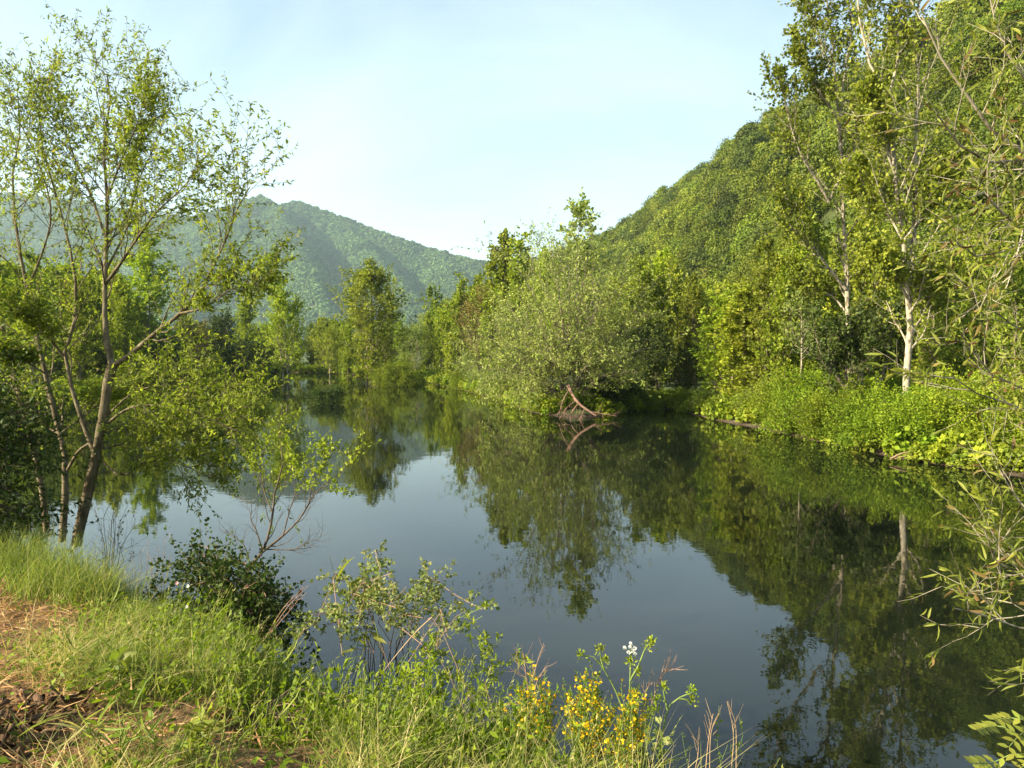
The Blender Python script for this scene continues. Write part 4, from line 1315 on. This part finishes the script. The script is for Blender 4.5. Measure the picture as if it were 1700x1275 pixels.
# pale arching shrub in the middle foreground
bb = bank_at(640, 1150)
tips = [at(px, py, 5.0 + dd) for px, py, dd in [(628, 938, .5), (600, 975, .3), (560, 985, .2), (520, 1015, .1), (505, 1030, .3), (640, 1000, .1), (575, 1010, -.1), (738, 972, .5), (720, 1005, .4), (770, 1015, .3), (690, 1045, .1), (660, 1040, -.1), (755, 1040, 0), (545, 1035, -.1)]]
thicket('rose_bush', 'pale green arching wild rose standing against the water, centre foreground', bb, tips, 'stem_pink', 'leaf_rose', .034, .026, 22, 11, .20, r=.006, arch=.10, t0=.45)


# leafy upright herbs
def herb(name, label, px, py, tips, D, lm='leaf_shrub', L=.06, Wd=.016, nl=70, sm='stem_green', r=.004, branch=6, bl=.16, cat='plant', shape='diamond', arch=.03, base=None):
    b0 = bank_at(px, py) if base is None else np.asarray(base)
    o = thing(name, label, cat, b0)
    for q in tips:
        P = cane(b0 + rng.normal(size=3) * np.array([.03, .03, 0]), at(q[0], q[1], D + (q[2] if len(q) > 2 else 0)), 9, arch, .02)[None]
        R = np.full((1, 9), r) * np.linspace(1, .35, 9)
        g = Geo()
        tubes(g, P, R, 5)
        P1 = None
        if branch:
            P1, R1 = spawn(P, R, branch, .35, .98, bl, .6, .1, .12, 5, .6, .4, rmin=.0012)
            tubes(g, P1, R1, 3)
        link('stem', g.mesh('stem', M[sm], True, b0), o)
        g = Geo()
        leaf_on(g, P, nl, L, Wd, t0=.1, shape=shape, spread=.7)
        if P1 is not None:
            leaf_on(g, P1, max(3, nl // 5), L * .8, Wd * .9, t0=.1, shape=shape, spread=.6)
        link('foliage', g.mesh('foliage', M[lm], False, b0), o)
    return o


herb('mugwort', 'tall leafy green weed right of the wild rose, upright against the water', 790, 1230, [(778, 1012, .2), (808, 1025, 0), (830, 1075, .1), (760, 1060, .1), (842, 1105, 0)], 4.6, L=.05, Wd=.013, nl=60, branch=12, bl=.14)
herb('mugwort', 'leafy green weed at the foot of the wild rose', 700, 1230, [(690, 1090, .1), (720, 1075, 0), (745, 1110, 0), (665, 1110, .1)], 4.4, L=.05, Wd=.014, nl=60, branch=8, bl=.12)
herb('leafy_weed', 'fresh green weed with broad pointed leaves above the dark hollow', 597, 1110, [(575, 1030, 0), (592, 1040, .0), (607, 1045, -.05), (586, 1055, -.1)], 5.0, 'leaf_near', .16, .035, 6, branch=0, shape='long')
herb('leafy_weed', 'broad-leaved weed low in the grass left of centre', 660, 1225, [(655, 1165, 0), (668, 1175, 0)], 4.1, 'leaf_near', .09, .026, 14, branch=0, shape='long')
herb('thistle', 'pale jagged weed at the bottom left of the dark hollow', 330, 1250, [(335, 1190, 0), (360, 1200, 0), (312, 1205, 0)], 3.3, 'leaf_near', .06, .02, 26, branch=3, bl=.05)
herb('leafy_weed', 'weed with broad rounded leaves low in the left grass', 190, 1130, [(180, 1095, 0), (200, 1090, 0), (215, 1105, 0)], 4.3, 'leaf_near', .10, .045, 5, branch=0, shape='long')
herb('rush_tuft', 'tuft of long pale blades at the bottom left edge', 190, 1268, [(98, 1180, 0), (135, 1190, 0), (160, 1205, -.05), (215, 1175, 0), (228, 1180, .1), (260, 1225, -.1)], 3.05, 'grass', .16, .012, 5, branch=0, shape='long', arch=.06)
herb('cow_parsley', 'leafy stems in the grass just left of the broom', 840, 1260, [(850, 1190, 0), (825, 1180, 0), (868, 1205, 0)], 4.0, L=.06, Wd=.02, nl=30, branch=5, bl=.1)
herb('cow_parsley', 'broad leafy weed right of the broom at the bottom edge', 1080, 1320, [(1070, 1230, 0), (1100, 1215, 0), (1050, 1245, 0)], 3.6, 'leaf_rose', .06, .03, 24, branch=5, bl=.1, base=np.array([.68, 3.45, 1.25]))

# broom bushes with yellow flowers
for lab, bx_, tips in [('left yellow flowering broom bush at the bottom edge', (.12, 4.0), [(868, 1150), (880, 1135), (900, 1145), (910, 1160), (890, 1165), (855, 1180), (925, 1190), (875, 1185), (845, 1205)]),
                       ('middle broom bush with green tips and yellow flowers', (.40, 3.75), [(965, 1145), (975, 1125), (985, 1135), (950, 1160), (1000, 1165), (940, 1175), (1010, 1190), (970, 1170), (990, 1200)]),
                       ('right broom bush heavy with orange yellow flowers', (.60, 3.55), [(1035, 1165), (1050, 1155), (1060, 1170), (1025, 1190), (1045, 1200), (1070, 1195), (1015, 1220), (1055, 1235), (1035, 1245)])]:
    b0 = np.array([bx_[0], bx_[1], bz1(*bx_) - .02])
    o = thing('broom_bush', lab, 'shrub', b0, 'yellow broom at the bottom edge')
    D = bx_[1] + .1
    P = np.array([cane(b0 + rng.normal(size=3) * np.array([.05, .05, 0]), at(q[0] + rng.normal() * 5, q[1], D + rng.normal() * .12), 8, .02, .02) for q in tips for _ in (0, 1, 2)])
    R = np.full((len(P), 8), .003) * np.linspace(1, .4, 8)
    P1, R1 = spawn(P, R, 9, .35, 1, .11, .35, .1, .08, 4, .7, .5, rmin=.0014)
    g = Geo()
    tubes(g, P, R, 4)
    tubes(g, P1, R1, 3)
    link('stems', g.mesh('stems', M['stem_green'], True, b0), o)
    g = Geo()
    leaf_on(g, P1, 11, .020, .006, spread=.5)
    leaf_on(g, P, 26, .024, .008, t0=.2, spread=.6)
    link('foliage', g.mesh('foliage', M['leaf_shrub'], False, b0), o)
    g = Geo()
    low = P1[rng.random(len(P1)) < .55]
    leaf_on(g, low, 5, .017, .015, spread=.9, jitter=.006)
    leaf_on(g, P, 10, .018, .015, t0=.30, spread=.9, jitter=.012)
    link('flowers', g.mesh('flowers', M['flower_yellow'], False, b0), o)


# umbellifers: green jointed stems, one with a white flower head
def stem_obj(o, b0, P3, r0, r1, mat='stem_green', nm='stem'):
    g = Geo()
    P = resample(P3, 9)
    tubes(g, P[None], np.linspace(r0, r1, 9)[None], 6)
    link(nm, g.mesh(nm, M[mat], True, b0), o)
    return P


def umbel_green(o, b0, c, up, r=.03, n=9, mat='leaf_bright'):
    g = Geo()
    d = unit(rg_u.normal(size=(n * 5, 3)) + up * 1.0)
    leaves(g, c + d * r * rg_u.random((n * 5, 1)), d, rg_u.normal(size=d.shape), .016, .010, rg_u.random(n * 5))
    link('bud_head', g.mesh('bud_head', M[mat], False, b0), o)


rg_u = np.random.default_rng(3)
UP = np.array([0, 0, 1.0])
floret = Geo()
nf = 26
d = unit(rg_u.normal(size=(nf, 3)) + UP * .6)
leaves(floret, d * .004, d, rg_u.normal(size=d.shape), .008, .008, rg_u.random(nf))
floret = floret.mesh('floret', M['flower_white'])


def umbel_plant(label, base, D, stems, heads, white=None):
    o = thing('umbel_plant', label, 'plant', base)
    for pts in stems:
        stem_obj(o, base, np.array([at(x, y, D) for x, y in pts]), .0055, .003)
    for x, y in heads:
        umbel_green(o, base, at(x, y, D), UP)
    if white:
        for x, y in white[1]:
            e = at(x, y, D)
            stem_obj(o, base, np.array([at(*white[0], D), (at(*white[0], D) + e) / 2 + (0, 0, .003), e]), .0012, .0008, nm='ray')
            link('floret', floret, o, tuple(e - base)).rotation_euler = (0, 0, rng.random() * 6)
    return o


ub = np.array([*at(1040, 1255, 3.75)[:2], 1.2])
umbel_plant('umbel plant with a small white flower head standing above the broom', ub, 3.75,
            [[(1040, 1290), (1043, 1200), (1046, 1130), (1047, 1088)], [(1048, 1126), (1060, 1105), (1072, 1075), (1080, 1068)], [(1040, 1200), (1027, 1158), (1005, 1115), (985, 1090), (968, 1088)], [(1003, 1112), (998, 1095), (996, 1082)],
             [(1046, 1130), (1056, 1115), (1059, 1122)]],
            [(964, 1090), (996, 1080), (1004, 1100), (1082, 1068), (1078, 1075), (1058, 1118), (1047, 1100)],
            ((1047, 1088), [(1037, 1076), (1047, 1069), (1046, 1075), (1054, 1076), (1044, 1083), (1050, 1080), (1054, 1086)]))
ub = np.array([*at(1085, 1265, 3.7)[:2], 1.2])
umbel_plant('jointed green umbel plant bending right over the water, right of the broom', ub, 3.7,
            [[(1090, 1290), (1100, 1220), (1108, 1178), (1125, 1160), (1148, 1150)], [(1108, 1178), (1104, 1160), (1101, 1145)], [(1125, 1160), (1140, 1162), (1148, 1170)], [(1100, 1220), (1085, 1200), (1078, 1190)]],
            [(1150, 1148), (1101, 1143), (1150, 1165), (1090, 1165), (1087, 1180), (1078, 1190)])

# dry stalks
def stalks(label, base, D, lines, mat='stem_pink', r=.0028, tw=5):
    o = thing('dry_stalk', label, 'plant', base, 'dry stalks in the foreground')
    P = np.array([resample([at(x, y, D) for x, y in l], 9) for l in lines])
    for p in P:
        g = Geo()
        tubes(g, p[None], np.linspace(r, r * .45, 9)[None], 5)
        link('stem', g.mesh('stem', M[mat], True, base), o)
    if tw:
        g = Geo()
        P1, R1 = spawn(P, np.full(P.shape[:2], r), tw, .5, .95, .09, .5, .05, .12, 4, .5, .5)
        tubes(g, P1, R1, 3)
        link('twigs', g.mesh('twigs', M[mat], False, base), o)
    return o


stalks('thin reddish dry stalks left of the broom, bare against the water', np.array([*at(880, 1230, 4.1)[:2], 1.3]), 4.1, [[(875, 1230), (876, 1130), (862, 1120), (858, 1075)], [(878, 1200), (882, 1140), (895, 1090), (903, 1068)], [(880, 1190), (892, 1130), (910, 1105)], [(878, 1160), (872, 1110), (869, 1084)]])
stalks('dry brown grass stalk with fluffy tips right of the umbel flower', np.array([*at(1060, 1230, 3.8)[:2], 1.25]), 3.8, [[(1052, 1260), (1078, 1180), (1098, 1120), (1104, 1095)], [(1062, 1215), (1072, 1150), (1084, 1132)], [(1090, 1140), (1105, 1115), (1118, 1110)]], tw=8)
stalks('long bent straw-coloured stalk leaning across the wild rose', bank_at(720, 1262), 4.2, [[(828, 1278), (795, 1190), (760, 1110), (735, 1050), (717, 1025)], [(717, 1025), (690, 1050), (660, 1085), (632, 1120)]], 'stem_dry', .0042, 0)
stalks('upright straw-coloured stalk right of the leaning one', bank_at(780, 1265), 4.0, [[(782, 1280), (778, 1210), (770, 1180), (750, 1130), (730, 1095)], [(828, 1260), (818, 1180), (806, 1140)]], 'stem_dry', .0034, 2)
stalks('spray of dry reddish stalks inside the wild rose', bank_at(680, 1150), 4.9, [[(670, 1150), (690, 1120), (730, 1060), (760, 1020)], [(690, 1160), (720, 1100), (727, 1060)], [(650, 1120), (640, 1090), (632, 1075)], [(660, 1130), (690, 1080), (735, 1010)]], tw=2)
stalks('thin dry stalks fanning right from the bramble', np.array([*at(440, 1060, 6.6)[:2], 1.15]), 6.6, [[(440, 1060), (470, 1010), (505, 975)], [(445, 1055), (480, 1005), (512, 972)], [(450, 1050), (480, 1015), (500, 990)]], r=.004, tw=3)
stalks('dry seed stalks at the bottom edge, right of the broom', np.array([*at(1180, 1300, 3.5)[:2], 1.0]), 3.5, [[(1170, 1300), (1176, 1230), (1184, 1185)], [(1178, 1300), (1180, 1220), (1190, 1190)], [(1212, 1300), (1218, 1220), (1207, 1165)], [(1222, 1300), (1222, 1210), (1214, 1180)], [(1150, 1300), (1160, 1240), (1148, 1222)]], 'stem_dry', tw=4)
herb('leafy_weed', 'small green weed with a rusty seed head at the bottom edge', 1200, 1300, [(1205, 1245, 0), (1190, 1180, 0), (1236, 1190, 0), (1130, 1225, 0), (1222, 1235, 0)], 3.5, 'leaf_shrub', .028, .012, 16, r=.0022, branch=3, bl=.05, base=np.array([*at(1195, 1310, 3.5)[:2], 1.0]))
for i, (px, py, D, lab) in enumerate([(170, 905, 8.6, 'feathery grass stalks against the water beside the twig tangle'), (235, 930, 8.2, 'thin grass stalks against the water left of the bramble'), (262, 925, 8.0, 'thin tall grass stalk nearest the bramble')]):
    b0 = np.array([*at(px, py + 90, D)[:2], 0])
    b0[2] = bz1(*b0[:2])
    stalks(lab, b0, D, [[(px + dx * .3, py + 100), (px + dx * .6, py + 40), (px + dx, py - dy)] for dx, dy in ((0, 20), (12, 35), (-14, 10), (22, 5))], 'stem_dry', .003, 6)
# small flowers over the bramble
for px, py, mt, lab in [(294, 968, 'flower_pink', 'single small pink dog rose bloom in front of the bramble'), (312, 973, 'flower_white', 'small white bloom in front of the bramble, upper one'), (310, 1007, 'flower_white', 'small white bloom low in front of the bramble')]:
    c = at(px, py, 6.3)
    g = Geo()
    a = np.arange(5) * 1.2566
    dd = np.column_stack([np.cos(a), np.sin(a) * .4 - .5, np.sin(a)])
    leaves(g, np.repeat(c[None], 5, 0), dd, np.array([0, -1.0, .4]) + 0 * dd, .018, .019, rng.random(5))
    o = thing('wild_flower', lab, 'flower', c)
    link('petals', g.mesh('petals', M[mt], False, c), o)
    gb = np.array([c[0] + .05, c[1] + .1, bz1(c[0] + .05, c[1] + .1)])
    stem_obj(o, c, np.array([gb, (gb + c) / 2 + (.02, 0, .03), c]), .003, .002)

# dark hollow: hanging roots and dead blades
hb = np.array([HOLE[0], HOLE[1], bz1(*HOLE) + .35])
tips = [hb + np.array([rng.normal() * .22, -.05 + rng.normal() * .15, -.10 - .3 * rng.random()]) for _ in range(70)]
tops = [hb + np.array([rng.normal() * .22, .18 + rng.normal() * .1, .05 + .12 * rng.random()]) for _ in range(70)]
g = Geo()
P = np.array([cane(a, b_, 7, .25, .05) for a, b_ in zip(tops, tips)])
tubes(g, P, np.full((70, 7), .004) * np.linspace(1, .4, 7), 4)
o = thing('root_tangle', 'tangle of dry roots and dead blades hanging over the dark hollow', 'roots', hb)
link('roots', g.mesh('roots', M['stem_dry'], True, hb), o)

# weathered bark heap at the bottom left corner
hb = bank_at(15, 1215)
o = thing('bark_heap', 'dark heap of rotten bark and wood scraps at the bottom left corner', 'wood', hb)
for i in range(80):
    g = Geo()
    l_, w_, h_ = .10 + .16 * rng.random() ** 2, .008 + .020 * rng.random(), .006 + .008 * rng.random()
    q = np.array([[x, y, z] for x in (-.5, -.1, .3, .5) for y in (-.5, .5) for z in (-.5, .5)]) * (l_, w_, h_)
    q += rng.normal(size=q.shape) * .008
    fc = []
    for s in range(3):
        b_ = s * 4
        fc += [[b_, b_ + 1, b_ + 5, b_ + 4], [b_ + 2, b_ + 6, b_ + 7, b_ + 3], [b_, b_ + 4, b_ + 6, b_ + 2], [b_ + 1, b_ + 3, b_ + 7, b_ + 5]]
    fc += [[0, 2, 3, 1], [12, 13, 15, 14]]
    g.add(q, fc)
    pc = link('bark_piece', g.mesh('bark_piece', M['rotten']), o)
    x, y = rng.normal() * .15 - .05, rng.normal() * .2
    pc.location = (x, y, bz1(hb[0] + x, hb[1] + y) - hb[2] + .02 + .05 * rng.random())
    pc.rotation_euler = (rng.normal() * .4, -.55 + rng.normal() * .5, rng.random() * 6.28)

# near willow at the right: trunk outside the frame, branches reaching in
nb = np.array([4.6, 5.2, -.3])
tr = np.array([nb, nb + (.05, -.1, 1.5), nb + (-.1, -.15, 3.2), nb + (-.05, -.3, 5.0), nb + (.1, -.3, 6.6)])


def reach(t_, pts, D0, D1):
    """limb leaving the trunk at height fraction t_ and passing through the pixels"""
    s = resample(tr, 30)[int(t_ * 29)]
    n = len(pts)
    return np.vstack([s, [at(x, y, D0 + (D1 - D0) * i / (n - 1)) for i, (x, y) in enumerate(pts)]])


limbs = [(tr, .11, .04),
         (reach(.62, [(1760, 262), (1700, 266), (1650, 270), (1612, 258), (1582, 228), (1556, 190)], 4.4, 4.0), .028, .004),
         (reach(.62, [(1750, 290), (1690, 252), (1640, 210), (1600, 150), (1562, 95), (1530, 25)], 4.5, 4.2), .030, .004),
         (reach(.60, [(1760, 420), (1700, 385), (1655, 345), (1628, 318), (1605, 330)], 4.3, 3.8), .020, .003),
         (reach(.56, [(1760, 410), (1700, 402), (1660, 420), (1630, 428), (1600, 415), (1580, 395)], 4.2, 3.8), .014, .003),
         (reach(.50, [(1770, 690), (1700, 645), (1650, 625), (1620, 590), (1595, 555)], 4.5, 4.1), .020, .003),
         (reach(.50, [(1770, 560), (1710, 560), (1670, 530), (1640, 510), (1610, 500)], 4.6, 4.3), .016, .003),
         (reach(.46, [(1770, 700), (1700, 680), (1660, 665), (1625, 655), (1580, 625)], 4.3, 3.9), .014, .003),
         (reach(.70, [(1760, 180), (1700, 130), (1660, 60), (1640, -20)], 4.6, 4.4), .022, .004),
         (reach(.30, [(1770, 1050), (1700, 1044), (1655, 1030), (1610, 1012), (1585, 1010)], 4.0, 3.7), .016, .003),
         (reach(.34, [(1770, 1000), (1700, 960), (1670, 930), (1640, 925), (1625, 900), (1635, 880)], 4.1, 3.9), .014, .003),
         (reach(.32, [(1760, 1030), (1700, 1028), (1680, 1000), (1660, 965), (1655, 940)], 4.0, 3.9), .010, .002),
         (reach(.38, [(1770, 880), (1720, 860), (1690, 840), (1680, 815)], 4.1, 3.9), .012, .003),
         (reach(.66, [(1780, 330), (1740, 300), (1710, 340), (1690, 420), (1670, 480)], 4.4, 4.0), .014, .003)]
o, P, R, P1, P2 = limb_tree('willow_tree', 'near willow branches with narrow leaves and reddish withered ones, reaching in from the right', 'tree', nb, limbs, 'bark_pale', 'leaf_near',
                            ['trunk'] + ['branch'] * 13, 8, (.16, .36), .7, 4, .5, 0, .06, .014, t0=.48, rmin=.0021, up1=.04, bare=(0,), crown='buds')
# leaves: one object each, sharing a few blade shapes
lv = []
for k in range(4):
    g = Geo()
    leaves(g, np.zeros((1, 3)), np.array([[1.0, 0, 0]]), np.array([[0, .1 * k, 1.0]]), 1.0, .16 + .025 * k, np.array([.2 + .25 * k]), 0, 'long', .10 + .05 * k)
    lv.append(g.mesh('leaf', M['leaf_near']))
lr = []
for k in range(2):
    g = Geo()
    leaves(g, np.zeros((1, 3)), np.array([[1.0, 0, 0]]), np.array([[0, 0, 1.0]]), 1.0, .34, np.array([.2 + .5 * k]), 0, 'long', .35)
    lr.append(g.mesh('withered_leaf', M['leaf_red']))
allp = np.concatenate([P2, P1[:, [0, 2, 3, 5]]])
t_ = rng.random((len(allp), 5)) * .9 + .1
pos, tan, _, _ = sample_on(allp, t_)
pos, tan = pos.reshape(-1, 3), tan.reshape(-1, 3)
rel = pos - EYE
dep = rel[:, 1] * cP - rel[:, 2] * sP
sx = rel[:, 0] / dep * F + CX
sy = CY - (rel[:, 1] * sP + rel[:, 2] * cP) / dep * F
vis = np.where((sx < 1720) & (sy > -10) & (sy < 1290))[0]
rng.shuffle(vis)
sel = vis[:300]
red = rng.random(len(pos)) < .11
from mathutils import Quaternion


def orient(d, roll):
    q = Vector((1, 0, 0)).rotation_difference(Vector(d))
    return q @ Quaternion((1, 0, 0), roll)


for i in sel:
    d = unit(tan[i] * .8 + rng.normal(size=3) * .45 + np.array([0, 0, -.25 if not red[i] else -.9]))
    lf = link('leaf' if not red[i] else 'withered_leaf', (lr if red[i] else lv)[rng.integers(2 if red[i] else 4)], o, tuple(pos[i] - nb))
    s = (.06 + .055 * rng.random()) * (.7 if red[i] else 1)
    lf.scale = (s, s, s)
    lf.rotation_mode = 'QUATERNION'
    lf.rotation_quaternion = orient(d, rng.random() * 6.28)
for nm_, mt, rr in (('foliage', 'leaf_near', False), ('withered_foliage', 'leaf_red', True)):
    rest = np.array([i for i in range(len(pos)) if red[i] == rr and i not in set(sel.tolist())])
    g = Geo()
    leaves(g, pos[rest], unit(tan[rest] * .7 + rng.normal(size=(len(rest), 3)) * .5 + np.array([0, 0, -.2])), rng.normal(size=(len(rest), 3)), .055 + .05 * rng.random(len(rest)), .014 if not rr else .020, rng.random(len(rest)), 0, 'long', .15)
    tag(link(nm_, g.mesh(nm_, M[mt], False, nb), o), kind='stuff')

# pinnate sprig in the bottom right corner
b0 = np.array([2.35, 2.3, .9])
o = thing('robinia_sapling', 'sprig of small paired leaflets poking in at the bottom right corner', 'plant', b0)
D = 2.75
fronds = [[(1760, 1260), (1700, 1225), (1660, 1205), (1622, 1212)], [(1770, 1300), (1700, 1250), (1650, 1265), (1615, 1268)], [(1760, 1230), (1715, 1205), (1690, 1192), (1650, 1195)], [(1770, 1270), (1720, 1230), (1700, 1215), (1675, 1240)], [(1780, 1330), (1730, 1280), (1700, 1270), (1668, 1290)]]
stem_obj(o, b0, np.vstack([b0, at(1800, 1330, D), at(1770, 1270, D)]), .006, .004, 'stem_green')
g = Geo()
leaves(g, np.zeros((1, 3)), np.array([[1.0, 0, 0]]), np.array([[0, 0, 1.0]]), 1.0, .48, np.array([.7]), 0, 'long', .06)
lfm = g.mesh('leaflet', M['leaf_near'])
for fr in fronds:
    p = stem_obj(o, b0, np.array([at(x, y, D + .1 * rng.normal()) for x, y in fr]), .0022, .001, 'stem_green', 'frond')
    for t_ in np.linspace(.25, 1, 9):
        c, tn, _, _ = sample_on(p[None], np.array([[t_]]))
        c, tn = c[0, 0], tn[0, 0]
        for s in (-1, 1):
            sd = unit(np.cross(tn, np.array([.1, -.5, 1.0])))
            lo = link('leaflet', lfm, o, tuple(c - b0))
            lo.scale = (.042,) * 3
            lo.rotation_mode = 'QUATERNION'
            dv = unit(tn * .6 + s * sd + rng.normal(size=3) * .1)
            q = Vector((1, 0, 0)).rotation_difference(Vector(dv))
            up_ = q @ Vector((0, 0, 1))
            want = Vector((-.1, -.45, 1.0))
            w_ = (want - want.dot(Vector(dv)) * Vector(dv)).normalized()
            ang = up_.angle(w_) * (1 if up_.cross(w_).dot(Vector(dv)) > 0 else -1)
            lo.rotation_quaternion = Quaternion(Vector(dv), ang) @ q
